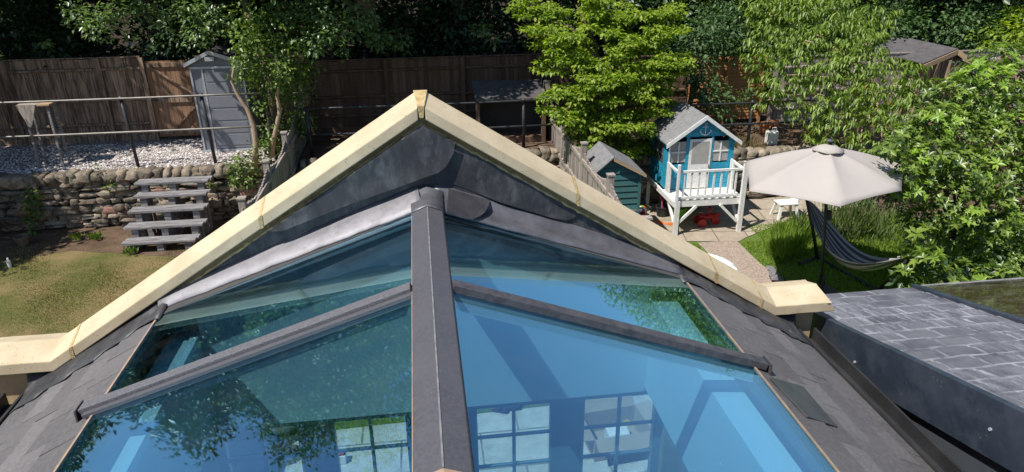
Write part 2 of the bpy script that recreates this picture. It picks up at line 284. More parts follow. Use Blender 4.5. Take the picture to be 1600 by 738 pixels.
# ------------------------------------------------------------------ mesh helpers
ORG = {}
class MB:
    def __init__(s): s.v = []; s.f = []
    def add(s, vs, fs):
        n = len(s.v); s.v += [tuple(map(float, p)) for p in vs]; s.f += [tuple(i+n for i in f) for f in fs]; return s
    def box(s, x0, x1, y0, y1, z0, z1, M=None):
        vs = [(x, y, z) for x in (x0, x1) for y in (y0, y1) for z in (z0, z1)]
        if M is not None: vs = [tuple(M @ Vector(p)) for p in vs]
        return s.add(vs, [(0, 1, 3, 2), (4, 6, 7, 5), (0, 4, 5, 1), (2, 3, 7, 6), (0, 2, 6, 4), (1, 5, 7, 3)])
    def bar(s, a, b, w, h, upv=(0, 0, 1)):
        a = Vector(a); b = Vector(b); d = (b-a).normalized(); u = Vector(upv)
        if abs(d.dot(u)) > 0.98: u = Vector((0, 1, 0))
        x = d.cross(u).normalized(); y = x.cross(d).normalized(); vs = []
        for p in (a, b):
            for sx, sy in ((-1, -1), (1, -1), (1, 1), (-1, 1)): vs.append(p+x*sx*w/2+y*sy*h/2)
        return s.add(vs, [(3, 2, 1, 0), (4, 5, 6, 7), (0, 1, 5, 4), (1, 2, 6, 5), (2, 3, 7, 6), (3, 0, 4, 7)])
    def tube(s, pts, rad, n=8, cap=True):
        pts = [Vector(p) for p in pts]; k = len(pts); rad = [rad]*k if isinstance(rad, (int, float)) else rad
        base = len(s.v); px_ = None
        for i, p in enumerate(pts):
            d = (pts[min(i+1, k-1)]-pts[max(i-1, 0)]).normalized()
            if px_ is None: x = d.orthogonal().normalized()
            else:
                x = px_ - d*px_.dot(d); x = x.normalized() if x.length > 1e-6 else d.orthogonal().normalized()
            px_ = x; y = d.cross(x)
            for j in range(n):
                a = 2*math.pi*j/n; s.v.append(tuple(p+(x*math.cos(a)+y*math.sin(a))*rad[i]))
        for i in range(k-1):
            for j in range(n):
                s.f.append((base+i*n+j, base+i*n+(j+1) % n, base+(i+1)*n+(j+1) % n, base+(i+1)*n+j))
        if cap: s.f.append(tuple(base+j for j in reversed(range(n)))); s.f.append(tuple(base+(k-1)*n+j for j in range(n)))
        return s
    def prism(s, poly, axis, a, b):
        """poly: 2-D points; axis 'y': points are (x,z); 'x': (y,z); 'z': (x,y)"""
        n = len(poly)
        def P(q, c): return {'y': (q[0], c, q[1]), 'x': (c, q[0], q[1]), 'z': (q[0], q[1], c)}[axis]
        vs = [P(q, a) for q in poly]+[P(q, b) for q in poly]
        fs = [tuple(range(n)), tuple(range(2*n-1, n-1, -1))]+[(i, i+n, (i+1) % n+n, (i+1) % n) for i in range(n)]
        return s.add(vs, fs)
    def lathe(s, prof, c, n=20):
        base = len(s.v)
        for r, z in prof:
            for j in range(n): a = 2*math.pi*j/n; s.v.append((c[0]+r*math.cos(a), c[1]+r*math.sin(a), c[2]+z))
        for i in range(len(prof)-1):
            for j in range(n): s.f.append((base+i*n+j, base+i*n+(j+1) % n, base+(i+1)*n+(j+1) % n, base+(i+1)*n+j))
        s.f.append(tuple(base+j for j in reversed(range(n)))); s.f.append(tuple(base+(len(prof)-1)*n+j for j in range(n)))
        return s
    def slab(s, pts, thick, nrm=None):
        """planar polygon in 3-D given thickness along the normal (downwards)"""
        pts = [Vector(p) for p in pts]; n = Vector(nrm) if nrm else (pts[1]-pts[0]).cross(pts[2]-pts[0])
        n.normalize(); k = len(pts); vs = pts+[p-n*thick for p in pts]
        return s.add(vs, [tuple(range(k)), tuple(range(2*k-1, k-1, -1))]+[(i, i+k, (i+1) % k+k, (i+1) % k) for i in range(k)])
    def build(s, name, m, parent=None, origin=None, bevel=0, smooth=False, seg=2):
        if parent is not None: o3 = ORG[parent]
        else: o3 = tuple(origin) if origin is not None else (0, 0, 0)
        me = bpy.data.meshes.new(name)
        me.from_pydata([(p[0]-o3[0], p[1]-o3[1], p[2]-o3[2]) for p in s.v], [], s.f)
        bm = bmesh.new(); bm.from_mesh(me); bmesh.ops.recalc_face_normals(bm, faces=bm.faces); bm.to_mesh(me); bm.free()
        return link(name, me, m, parent, o3, bevel, smooth, seg)
def link(name, me, m, parent, o3, bevel=0, smooth=False, seg=2):
    o = bpy.data.objects.new(name, me); scene.collection.objects.link(o)
    me.materials.append(MAT[m] if isinstance(m, str) else m)
    if parent is not None: o.parent = bpy.data.objects[parent] if isinstance(parent, str) else parent
    else: o.location = o3
    ORG[o] = o3
    if smooth: me.polygons.foreach_set('use_smooth', [True]*len(me.polygons))
    if bevel:
        b = o.modifiers.new('bevel', 'BEVEL'); b.width = bevel; b.segments = seg; b.limit_method = 'ANGLE'; b.angle_limit = R_(40)
    return o
def tag(o, label, cat, group=None):
    o['label'] = label; o['category'] = cat
    if group: o['group'] = group
    return o
def thing(name, label, cat, loc, group=None):
    o = bpy.data.objects.new(name, None); scene.collection.objects.link(o); o.location = loc; o.empty_display_size = 0.2
    ORG[o] = tuple(loc); return tag(o, label, cat, group)
def structure(o): o['kind'] = 'structure'; return o

# --- fast leaf meshes --------------------------------------------------------
def rand_unit(n):
    v = RNG.normal(size=(n, 3)); return v/np.linalg.norm(v, axis=1)[:, None]
def leaf_mesh(name, P, D, Nn, L, W, m, parent=None, origin=(0, 0, 0), curl=0.15):
    """P base points, D tip directions, Nn approximate normals; each leaf = folded 4-vertex blade"""
    o3 = np.array(ORG[parent] if parent is not None else origin, float)
    D = D/np.linalg.norm(D, axis=1)[:, None]
    S = np.cross(D, Nn); S /= (np.linalg.norm(S, axis=1)[:, None]+1e-9); Up = np.cross(S, D)
    L = L[:, None]; W = W[:, None]; n = len(P)
    a = P-o3; tip = a+D*L-Up*L*curl; mid = a+D*L*0.45
    l = mid-S*W/2+Up*W*0.18; r = mid+S*W/2+Up*W*0.18
    V = np.stack([a, l, tip, r], 1).reshape(-1, 3)
    idx = np.arange(n)*4
    T = np.stack([idx, idx+2, idx+1, idx, idx+3, idx+2], 1).reshape(-1)
    me = bpy.data.meshes.new(name); me.vertices.add(4*n); me.vertices.foreach_set('co', V.astype(np.float32).ravel())
    me.loops.add(6*n); me.loops.foreach_set('vertex_index', T.astype(np.int32))
    me.polygons.add(2*n); me.polygons.foreach_set('loop_start', (np.arange(2*n)*3).astype(np.int32))
    me.update(calc_edges=True); me.validate()
    return link(name, me, m, parent, tuple(o3))
def clump_leaves(clumps, dens, size, asp=0.55, mode='round', sizevar=0.35):
    """clumps: list (cx,cy,cz, rx,ry,rz). returns P,D,N,L,W"""
    Ps, Ds, Ns = [], [], []
    for c in clumps:
        c = np.array(c, float); r = c[3:6]
        n = int(dens*(r[0]*r[1]*r[2])**(2/3)*10)
        u = rand_unit(n); rad = RNG.random(n)**0.45
        wob = 1+0.25*np.sin(u[:, 0]*5+c[0]*3)*np.cos(u[:, 1]*6+c[1]*5)+0.15*np.sin(u[:, 2]*9+c[2]*7)
        P = c[:3]+u*r*(rad*wob)[:, None]
        if mode == 'round':
            D = u*np.array([1, 1, 0.4])+rand_unit(n)*0.8+np.array([0, 0, -0.25]); Nn = u*0.6+np.array([0, 0, 0.9])+rand_unit(n)*0.55
        elif mode == 'layer':
            D = u*np.array([1, 1, 0.1])+rand_unit(n)*0.6+np.array([0, 0, -0.2]); Nn = np.array([0, 0, 1.0])+rand_unit(n)*0.4
        elif mode == 'droop':
            D = u*np.array([0.5, 0.5, 0.1])+rand_unit(n)*0.3+np.array([0, 0, -0.9]); Nn = u+rand_unit(n)*0.5
        elif mode == 'up':
            D = u*np.array([0.3, 0.3, 0.1])+rand_unit(n)*0.2+np.array([0, 0, 1.0]); Nn = rand_unit(n)
        Ps.append(P); Ds.append(D); Ns.append(Nn)
    P = np.concatenate(Ps); D = np.concatenate(Ds); Nn = np.concatenate(Ns); n = len(P)
    L = size*(1+sizevar*(RNG.random(n)*2-1)); return P, D, Nn, L, L*asp
def whorls(clumps, nper, size, asp, k=7):
    """rosettes of k leaves at shoot tips on the clump surfaces"""
    Ps, Ds, Ns, Ls = [], [], [], []
    for c in clumps:
        c = np.array(c, float); r = c[3:6]; n = int(nper*(r[0]*r[1]*r[2])**(2/3)*10)
        u = rand_unit(n); rad = 0.55+0.5*RNG.random(n); P = c[:3]+u*r*rad[:, None]
        ax = u+np.array([0, 0, 0.8])+rand_unit(n)*0.4; ax /= np.linalg.norm(ax, axis=1)[:, None]
        t1 = np.cross(ax, rand_unit(n)); t1 /= np.linalg.norm(t1, axis=1)[:, None]; t2 = np.cross(ax, t1)
        sc = size*(0.5+0.95*RNG.random(n)**1.5)
        for j in range(k):
            a = 2*math.pi*j/k+RNG.random(n)*0.5; out = t1*np.cos(a)[:, None]+t2*np.sin(a)[:, None]
            lift = (0.1+0.55*RNG.random(n))[:, None]
            Ps.append(P+ax*(j*0.006)); Ds.append(out+ax*lift); Ns.append(ax-out*0.2); Ls.append(sc)
    P = np.concatenate(Ps); L = np.concatenate(Ls)*(0.8+0.4*RNG.random(len(P)))
    return P, np.concatenate(Ds), np.concatenate(Ns), L, L*asp
def drooping_bunches(clumps, nper, size, asp, k=9):
    Ps, Ds, Ns, Ls = [], [], [], []
    for c in clumps:
        c = np.array(c, float); r = c[3:6]; n = int(nper*(r[0]*r[1]*r[2])**(2/3)*10)
        u = rand_unit(n); P = c[:3]+u*r*(0.3+0.75*RNG.random(n)**0.5)[:, None]
        tw = u*np.array([1, 1, 0.2])+rand_unit(n)*0.4; tw /= np.linalg.norm(tw, axis=1)[:, None]
        for j in range(k):
            s_ = (j/k-0.5)*0.28
            side = rand_unit(n)*np.array([1, 1, 0.2])
            Ps.append(P+tw*s_); Ds.append(side*0.75+tw*0.4+np.array([0, 0, -0.62])); Ns.append(side+tw*0.5+np.array([0, 0, 0.4])); Ls.append(np.full(n, size))
    P = np.concatenate(Ps); L = np.concatenate(Ls)*(0.7+0.6*RNG.random(len(P)))
    return P, np.concatenate(Ds), np.concatenate(Ns), L, L*asp
def limbs(name, base, tips, r, m, parent, top=None, rtip=0.012):
    mb = MB(); base = Vector(base)
    top = Vector(top) if top is not None else sum((Vector(t) for t in tips), Vector())/len(tips)*0.5+base*0.5
    ps = [base.lerp(top, k/4)+Vector((random.uniform(-1, 1), random.uniform(-1, 1), 0))*r*0.5*(0 < k < 4) for k in range(5)]
    mb.tube(ps, [r*1.25, r, r*0.9, r*0.82, r*0.7], 9)
    mb.build(name, m, parent, smooth=True)
    mb = MB()
    for t in tips:
        t = Vector(t); st = ps[random.choice((2, 3, 4))]; q = []
        for k in range(5):
            p = st.lerp(t, k/4); p.z += 0.12*(t-st).length*math.sin(math.pi*k/4); p += Vector([random.uniform(-1, 1) for _ in range(3)])*0.03*(t-st).length*(0 < k < 4); q.append(p)
        mb.tube(q, [r*0.5, r*0.38, r*0.28, r*0.18, rtip], 6)
    mb.build('limb', m, parent, smooth=True)
def crown_clumps(c, R, n, r0, flat=0.7, seed=0):
    rg = np.random.default_rng(seed); out = []
    for i in range(n):
        u = rg.normal(size=3); u /= np.linalg.norm(u); k = rg.random()**0.35
        p = np.array(c)+u*np.array(R)*k; r = r0*(0.65+0.7*rg.random()); out.append((p[0], p[1], p[2], r, r, r*flat))
    return out

# ================================================================== THE SETTING
GZ = 0.0; TZ = 1.1; FX_L, FX_R = -2.6, 2.82
structure(MB().add([(-900, -900, -0.02), (900, -900, -0.02), (900, 1500, -0.02), (-900, 1500, -0.02)], [(0, 1, 2, 3)]).build('ground', 'soil'))
def sheet(name, m, poly, z): return structure(MB().add([(x, y, z) for x, y in poly], [tuple(range(len(poly)))]).build(name, m))
sheet('lawn', 'lawn_dry', [(-14, 2), (FX_L, 2), (FX_L, 12.5), (-4.2, 12.9), (-7, 13.2), (-14, 13.0)], 0.0)
sheet('bare_soil', 'soil', [(-14, 12.2), (-8.4, 12.3), (-6.6, 12.9), (-4.6, 12.3), (-2.65, 12.2), (-2.65, 14.2), (-14, 14.2)], 0.004)
sheet('middle_lawn', 'lawn_green', [(-2.55, 6.85), (2.75, 7.05), (2.75, 14.2), (-2.55, 14.2)], 0.0)
sheet('patio', 'patio', [(-2.55, 4.0), (2.75, 4.0), (2.75, 7.05), (-2.55, 6.85)], 0.004)
sheet('right_lawn', 'lawn_green', [(2.85, 4.5), (14, 4.5), (14, 12), (2.85, 12)], 0.0)
pth = [aZ(x, y, 0) for x, y in ((1090, 380), (1150, 376), (1185, 410), (1222, 440), (1180, 470), (1150, 440))]
sheet('garden_path', 'path', [(p[0], p[1]) for p in pth[:4]]+[(5.6, 7.0), (4.6, 7.0)]+[(pth[5][0], pth[5][1])], 0.008)
pv = [aZ(x, y, 0) for x, y in ((985, 355), (1060, 378), (1155, 378), (1165, 372), (1215, 352), (1240, 340))]
sheet('paving', 'paving', [(2.9, 12.6)]+[(p[0], p[1]) for p in pv]+[(9.5, 12.9), (9.5, 13.6), (2.9, 13.6)], 0.012)
# raised terraces
structure(MB().box(-16, FX_L-0.02, 14.25, 17.0, -0.01, TZ).build('left_terrace', 'gravel'))
structure(MB().box(FX_L+0.03, FX_R, 14.3, 17.0, -0.01, TZ).build('middle_terrace', 'soil'))
structure(MB().box(FX_R+0.03, 18, 13.75, 17.0, -0.01, TZ-0.1).build('right_terrace', 'soil'))
structure(MB().add([(-60, 17.0, TZ-0.12), (60, 17.0, TZ-0.12), (60, 60, 4.5), (-60, 60, 4.5)], [(0, 1, 2, 3)]).build('woodland_floor', 'litter'))
# loose pebbles over the gravel terrace: nobody could count them
mb = MB()
for i in range(5200):
    x = random.uniform(-10, -3); y = random.uniform(14.3, 16.3); r = random.uniform(0.012, 0.032); z = TZ+r*0.3
    a = random.uniform(0, 3.1); c, s_ = math.cos(a), math.sin(a)
    vs = [(x+r*c, y+r*s_, z), (x-r*s_*0.8, y+r*c*0.8, z), (x-r*c, y-r*s_, z), (x+r*s_*0.8, y-r*c*0.8, z), (x, y, z+r*0.6), (x, y, z-r*0.6)]
    mb.add(vs, [(0, 1, 4), (1, 2, 4), (2, 3, 4), (3, 0, 4), (1, 0, 5), (2, 1, 5), (3, 2, 5), (0, 3, 5)])
MAT['pebble'] = surf('pebble', (0.5, 0.46, 0.44), (0.72, 0.67, 0.65), 3, 0.85, isl=0.35, bstr=0)
o = tag(mb.build('gravel_pebbles', 'pebble'), 'pale pinkish gravel chippings strewn over the left terrace', 'gravel'); o['kind'] = 'stuff'

# grass blades
def blades(name, label, polyfn, n, h, m, group=None):
    P = []
    while len(P) < n:
        x, y, ok, hh = polyfn()
        if ok: P.append((x, y, 0, hh))
    P = np.array(P); k = len(P)
    D = rand_unit(k)*np.array([0.6, 0.6, 0.1])+np.array([0, 0, 1]); Nn = rand_unit(k)
    L = h*(0.5+RNG.random(k))*P[:, 3]; o = leaf_mesh(name, P[:, :3], D, Nn, L, np.full(k, 0.009)+0.004*RNG.random(k), m, curl=0.3)
    o['kind'] = 'stuff'; return tag(o, label, 'grass')
def f_left():
    x = random.uniform(-11, -2.7); y = random.uniform(7.0, 13.3)
    c = math.sin(x*2.1+1)*math.cos(y*1.7)+math.sin(x*5+y*3)*0.5
    return x, y, c+random.uniform(-1, 1) > (-0.3 if y < 12.3 else 1.0), 0.7+0.5*max(0, c)
blades('grass', 'short parched grass blades over the left lawn', f_left, 60000, 0.022, LEAF['grass_dry'])
def f_right():
    x = random.uniform(3.6, 9.5); y = random.uniform(6.5, 12.1)
    t = (y-7)/(4.6); pxl = pth[5][0]; left = 4.6+(pth[0][0]-4.6)*min(1, max(0, (y-7)/(pth[0][1]-7)))
    right = 5.6+(pth[1][0]-5.6)*min(1, max(0, (y-7)/(pth[1][1]-7)))
    ok = (x < left-0.02 or x > right+0.02) and not (y > pv[2][1]-(x-5)*0.05 and x < 6.2)
    return x, y, ok, 0.8+1.5*max(0, min(1, (x-6.6)/1.2))
blades('grass', 'long fresh green grass blades round the path by the hammock', f_right, 70000, 0.05, LEAF['grass'])

# ================================================================== EXTENSION
EX = thing('glazed_extension', 'house extension with stone coped gable and blue tinted glass roof lantern', 'building', (0, 4, 0))
ZA, SL = 4.36, 0.635          # coping underside at the apex, slope
def cz(x): return ZA-SL*abs(x)
KX = 2.3
# gable wall
mb = MB(); th0, th1 = 3.99, 4.23
WT = 2.42
poly = [(-2.9, 2.9), (-KX, cz(KX)), (0, ZA), (KX, cz(KX)), (2.62, 2.88), (2.62, WT), (-2.9, WT)]
mb.prism([(p[0], p[1]-0.002) for p in poly], 'y', th0, th1)
DO = [(-1.52, -0.18), (0.2, 1.62)]     # the two glazed door openings
for x0, x1 in ((-2.9, DO[0][0]), (DO[0][1], DO[1][0]), (DO[1][1], 2.62)): mb.box(x0, x1, th0, th1, 0, WT)
mb.build('gable_wall', 'brick', EX)
# coping stones
def sec(grow=0.0, fz=0.0):
    g = grow
    return [(3.925-g, 0-g+0.004), (3.925-g, 0.078+g*0.3), (4.09, 0.138+g), (4.27+g, 0.078+g*0.3), (4.27+g, 0.0-g+0.004)]
def sweep(mb, xs, zf, g=0.0, jag=0.0):
    S_ = sec(g); n = len(S_); base = len(mb.v)
    for x in xs:
        for (y, dz) in S_: mb.v.append((x, y+random.uniform(-jag, jag), zf(x)+dz+random.uniform(-jag, jag)))
    for i in range(len(xs)-1):
        for j in range(n): mb.f.append((base+i*n+j, base+i*n+(j+1) % n, base+(i+1)*n+(j+1) % n, base+(i+1)*n+j))
    mb.f.append(tuple(base+j for j in range(n))); mb.f.append(tuple(base+(len(xs)-1)*n+j for j in reversed(range(n))))
def zf(x): return cz(x) if abs(x) < KX else 2.9
J = [-3.15, -2.14, -1.9, -0.955, -0.013, 0.013, 0.91, 1.83, 2.16, 2.78]
stones = [(-3.15, -2.17), (-2.155, -0.962), (-0.948, -0.02), (0.02, 0.903), (0.917, 1.845), (1.86, 2.185), (2.2, 2.74)]
for a, b in stones:
    mb = MB(); xs = [a]
    for k in (-KX, KX):
        if a < k < b: xs.append(k)
    xs += [a+(b-a)*k/8 for k in range(1, 8)]+[b]
    sweep(mb, sorted(set(xs)), zf, 0, 0.0012)
    if b > 2.7:   # bevelled outer end of the kneeler
        n = len(sec())
        for k in range(len(mb.v)):
            x, y, z = mb.v[k]
            if x > 2.735 and z > 2.95: mb.v[k] = (x-0.05 if z < 3.0 else x-0.12, y, z)
    mb.build('coping_stone', 'coping', EX, bevel=0.006)
for x in (-2.1625, -0.955, 0.91, 1.8525, 2.1925):
    mb = MB(); sweep(mb, [x-0.009, x+0.009], zf, 0.002, 0.002); mb.build('mortar_joint', 'mortar', EX)
S0 = sec(0.001); top = [(-0.045, 0.045), (0.0, 0.0)]
mb2 = MB(); base = 0
for (y, dz), w in zip(S0, (0.012, 0.02, 0.042, 0.03, 0.012)):
    mb2.v += [(-w, y, ZA+dz-SL*w*0.5+0.003), (w, y, ZA+dz-SL*w*0.5+0.003)]
mb2.f = [(2*i, 2*i+1, 2*i+3, 2*i+2) for i in range(4)]+[(8, 9, 1, 0), (0, 2, 4, 6, 8), (9, 7, 5, 3, 1)]
mb2.build('apex_mortar', 'mortar', EX, bevel=0.004)
# rough pointing under the copings
for sgn in (-1, 1):
    mb = MB(); pts = []; rr = []
    x = 0.0
    while x < 2.28:
        pts.append((sgn*x, 3.968+random.uniform(-0.003, 0.003), cz(x)-0.04+random.uniform(-0.004, 0.004))); rr.append(random.uniform(0.004, 0.011)); x += 0.028
    mb.tube(pts, rr, 7); mb.build('pointing', 'mortar', EX, smooth=True)
    MB().prism([(0.0, ZA-0.001), (sgn*2.3, cz(2.3)-0.001), (sgn*2.3, cz(2.3)-0.05), (0.0, ZA-0.05)], 'y', 3.965, 3.9895).build('bed_joint', 'mortar_shaded', EX)
# lead wedges on the wall face, with drip of overlapping flap
def lead_sheet(name, px_pts, y, m='lead', th=0.012, bow=0.0, parent=EX):
    pts = [aY(px_, py_, y) for px_, py_ in px_pts]
    # resample outline, triangulate by fan from a fine grid via bmesh
    bm = bmesh.new(); vs = [bm.verts.new((p[0], y, p[2])) for p in pts]; f = bm.faces.new(vs)
    bmesh.ops.triangulate(bm, faces=[f]); bmesh.ops.subdivide_edges(bm, edges=bm.edges, cuts=7, use_grid_fill=True)
    bmesh.ops.triangulate(bm, faces=bm.faces)
    for v in bm.verts:
        x, z = v.co.x, v.co.z
        if z > cz(x)-0.042: v.co.z = z = cz(x)-0.042
        v.co.y = y-0.006*math.sin(x*9+z*4)-0.004*math.sin(z*21-x*7)-bow*max(0, 1-abs(x)/1.0)
    for v in bm.verts: v.co -= Vector(ORG[parent])
    bmesh.ops.recalc_face_normals(bm, faces=bm.faces)
    me = bpy.data.meshes.new(name); bm.to_mesh(me); bm.free()
    o = link(name, me, m, parent, ORG[parent], 0, True)
    s = o.modifiers.new('solid', 'SOLIDIFY'); s.thickness = th; s.offset = 0
    e = o.modifiers.new('edges', 'EDGE_SPLIT'); e.split_angle = R_(35); return o
under = [(455, 318), (525, 268), (600, 218), (654, 184)]
lead_sheet('lead_wall_sheet', [(654, 186), (700, 207), (712, 217), (709, 240), (698, 260), (684, 271), (662, 278), (600, 300), (520, 330), (445, 359), (426, 362), (415, 354), (416, 344), (455, 320), (525, 270), (600, 220)], 3.938, th=0.007)['label'] = 'grey blotched lead sheet with curved flap under the left coping'
lead_sheet('lead_wall_sheet', [(655, 188), (712, 217), (800, 268), (903, 330), (898, 341), (884, 344), (860, 340), (780, 315), (700, 285), (640, 270)], 3.972, th=0.007)['label'] = 'dark lead sheet tapering down under the right coping'
# lower lead wall sheet (dark) that runs down to the slates on each side
for sgn in (-1, 1):
    mb = MB(); a = []
    for x in [0, 0.5, 1.0, 1.5, 2.0, 2.42]: a.append((sgn*x, 3.986, cz(x)-0.04))
    b = [(sgn*2.42, 3.986, 2.7), (sgn*1.6, 3.986, 3.14), (0, 3.986, 3.7)]
    mb.prism([(p[0], p[2]) for p in a+b], 'y', 3.98, 3.989); mb.build('wall_lead', 'lead', EX)
# lantern geometry
RX, RZ = 0.085, 3.84; EXX, EZ = 1.57, 3.30; GS = (RZ-EZ)/(EXX-RX)
def gz(x): return RZ-GS*(abs(x)-RX)
def gpt(x, y, h=0.0): 
    n = math.hypot(1, GS); return (x+math.copysign(GS/n*h, x), y, gz(x)+h/n)
def skew(x): return 0.1*max(0, (-x-RX))/(EXX-RX)
def strip(x0, x1, y0, y1, h0, h1, sk=True):
    mb = MB(); vs = []
    for x in (x0, x1):
        for y in (y0, y1):
            for h in (h0, h1): vs.append(gpt(x, y+(skew(x) if sk and y > 2 else 0), h))
    return mb.add(vs, [(0, 1, 3, 2), (4, 6, 7, 5), (0, 4, 5, 1), (2, 3, 7, 6), (0, 2, 6, 4), (1, 5, 7, 3)])
YN, YM0, YM1, YF = 1.2, 2.80, 2.865, 3.85
for sgn in (-1, 1):
    for (y0, y1) in ((YN, YM0+0.01), (YM1-0.01, YF)):
        o = strip(sgn*(RX-0.02), sgn*EXX, y0, y1, -0.024, 0.0).build('glass_pane', 'glass_roof', EX)
        strip(sgn*EXX, sgn*(EXX+0.012), y0, y1, -0.03, 0.006).build('edge_trim', 'trim', EX)
# ridge cap
prof = [(-0.088, 3.80), (-0.088, 3.865), (-0.082, 3.872), (0, 3.905), (0.082, 3.872), (0.088, 3.865), (0.088, 3.80)]
MB().prism(prof, 'y', 1.585, 3.80).build('ridge_cap', 'alu', EX, bevel=0.003)
MB().prism([(p[0]*1.06, p[1]+0.003) for p in prof], 'y', 1.2, 1.60).build('ridge_end_cap', 'trim', EX, bevel=0.003)
for sgn in (-1, 1): MB().box(sgn*0.0895-0.002, sgn*0.0895+0.002, 1.605, 3.73, 3.838, 3.856).build('edge_seal', 'trim', EX)
MB().box(-0.003, 0.003, 1.605, 3.73, 3.9035, 3.9065).build('ridge_seam', 'alu_pale2', EX)
# glazing bars
for sgn in (-1, 1):
    bar = strip(sgn*RX, sgn*(EXX+0.07), YM0, YM1, 0.0, 0.038).build('glazing_bar', 'alu_dark' if sgn > 0 else 'alu_grit', EX, bevel=0.003)
    if sgn < 0: strip(sgn*RX, sgn*(EXX+0.05), YM0-0.03, YM0-0.001, 0.0, 0.02).build('bar_lip', 'alu', bar, bevel=0.002)
    strip(sgn*(EXX+0.07), sgn*(EXX+0.078), YM0-0.012, YM1+0.012, -0.05, 0.045).build('bar_end_plate', 'alu_dark', bar)
    strip(sgn*RX, sgn*EXX, YM0+0.008, YM1-0.008, -0.11, -0.026).build('rafter', 'plaster', EX)
    strip(sgn*RX, sgn*(EXX+0.07), 1.46, 1.52, 0.0, 0.038).build('glazing_bar', 'alu_dark', EX, bevel=0.003)
MB().box(-0.05, 0.05, 1.2, 3.9, 3.66, 3.795).build('ridge_beam', 'plaster', EX)
# flashing along the gable
def flashing(sgn):
    mb = MB(); n = 28; prof_l = []
    rows = []
    for i in range(n+1):
        x = sgn*(0.0+ (EXX+0.03)*i/n) if i else sgn*0.02
        w = 0.006*math.sin(i*1.3)+0.004*math.sin(i*2.9)
        o_ = 0.09*i/n
        if sgn < 0: pr = [(3.795+w+o_, 0.004), (3.798+w+o_, 0.014), (3.83+o_*0.8, 0.035), (3.87+o_*0.6, 0.056), (3.91+o_*0.4, 0.072), (3.955+o_*0.1, 0.08), (3.985, 0.10)]
        else: pr = [(3.765+w*0.5+o_, 0.004), (3.767+w*0.5+o_, 0.016), (3.81+o_*0.8, 0.028), (3.87+o_*0.6, 0.035), (3.93+o_*0.2, 0.045), (3.96, 0.075), (3.985, 0.11)]
        fade = 1-0.25*abs(i/n)
        rows.append([gpt(x, y, h*fade+0.001*random.uniform(-1, 1)) for y, h in pr])
    k = len(rows[0])
    for r in rows: mb.v += r
    for i in range(n):
        for j in range(k-1): mb.f.append((i*k+j, i*k+j+1, (i+1)*k+j+1, (i+1)*k+j))
    o = mb.build('lead_flashing', 'lead_bright' if sgn < 0 else 'lead_mid', EX, smooth=True)
    s = o.modifiers.new('solid', 'SOLIDIFY'); s.thickness = 0.004
    # underlying kerb closing the pane to the wall
    strip(sgn*0.02, sgn*(EXX+0.02), 3.80, 3.98, -0.12, 0.002, False).build('kerb', 'dark_in', EX)
flashing(-1); flashing(1)
# lead saddle where the ridge meets the gable
mb = MB(); rows = []
for i in range(9):
    y = 3.735+i*0.031; zz = 3.911+0.0025*i+(0.02 if i > 6 else 0)
    half = 0.091+0.0015*i
    rows.append([(-half, y, zz-0.06-0.05), (-half*0.97, y, zz-0.036), (-half*0.5, y, zz-0.018), (0, y, zz), (half*0.5, y, zz-0.018), (half*0.97, y, zz-0.036), (half, y, zz-0.06-0.05)])
for r in rows: mb.v += r
for i in range(8):
    for j in range(6): mb.f.append((i*7+j, i*7+j+1, (i+1)*7+j+1, (i+1)*7+j))
o = mb.build('lead_saddle', 'lead_mid', EX, smooth=True); s = o.modifiers.new('solid', 'SOLIDIFY'); s.thickness = 0.004
# lapped lead piece right of the ridge, with rounded corner
for sg_, lp, mm in ((1, [(0.1, 3.97), (0.345, 3.97), (0.335, 3.90), (0.315, 3.84), (0.285, 3.79), (0.245, 3.755), (0.2, 3.745), (0.1, 3.75)], 'lead_mid'),):
    mb = MB(); hh = lambda y: 0.022+max(0, (y-3.745))*0.27+(0.03 if sg_ < 0 else 0.012)*min(1, max(0, (y-3.745)/0.06))
    mb.slab([gpt(x, y, hh(y)) for x, y in lp], 0.005, (sg_*GS, 0, 1)); mb.build('lead_lap', mm, EX, bevel=0.001)
mb.slab(pts, 0.004, (GS, 0, 1)); mb.build('lead_lap', 'lead_mid', EX, bevel=0.001)
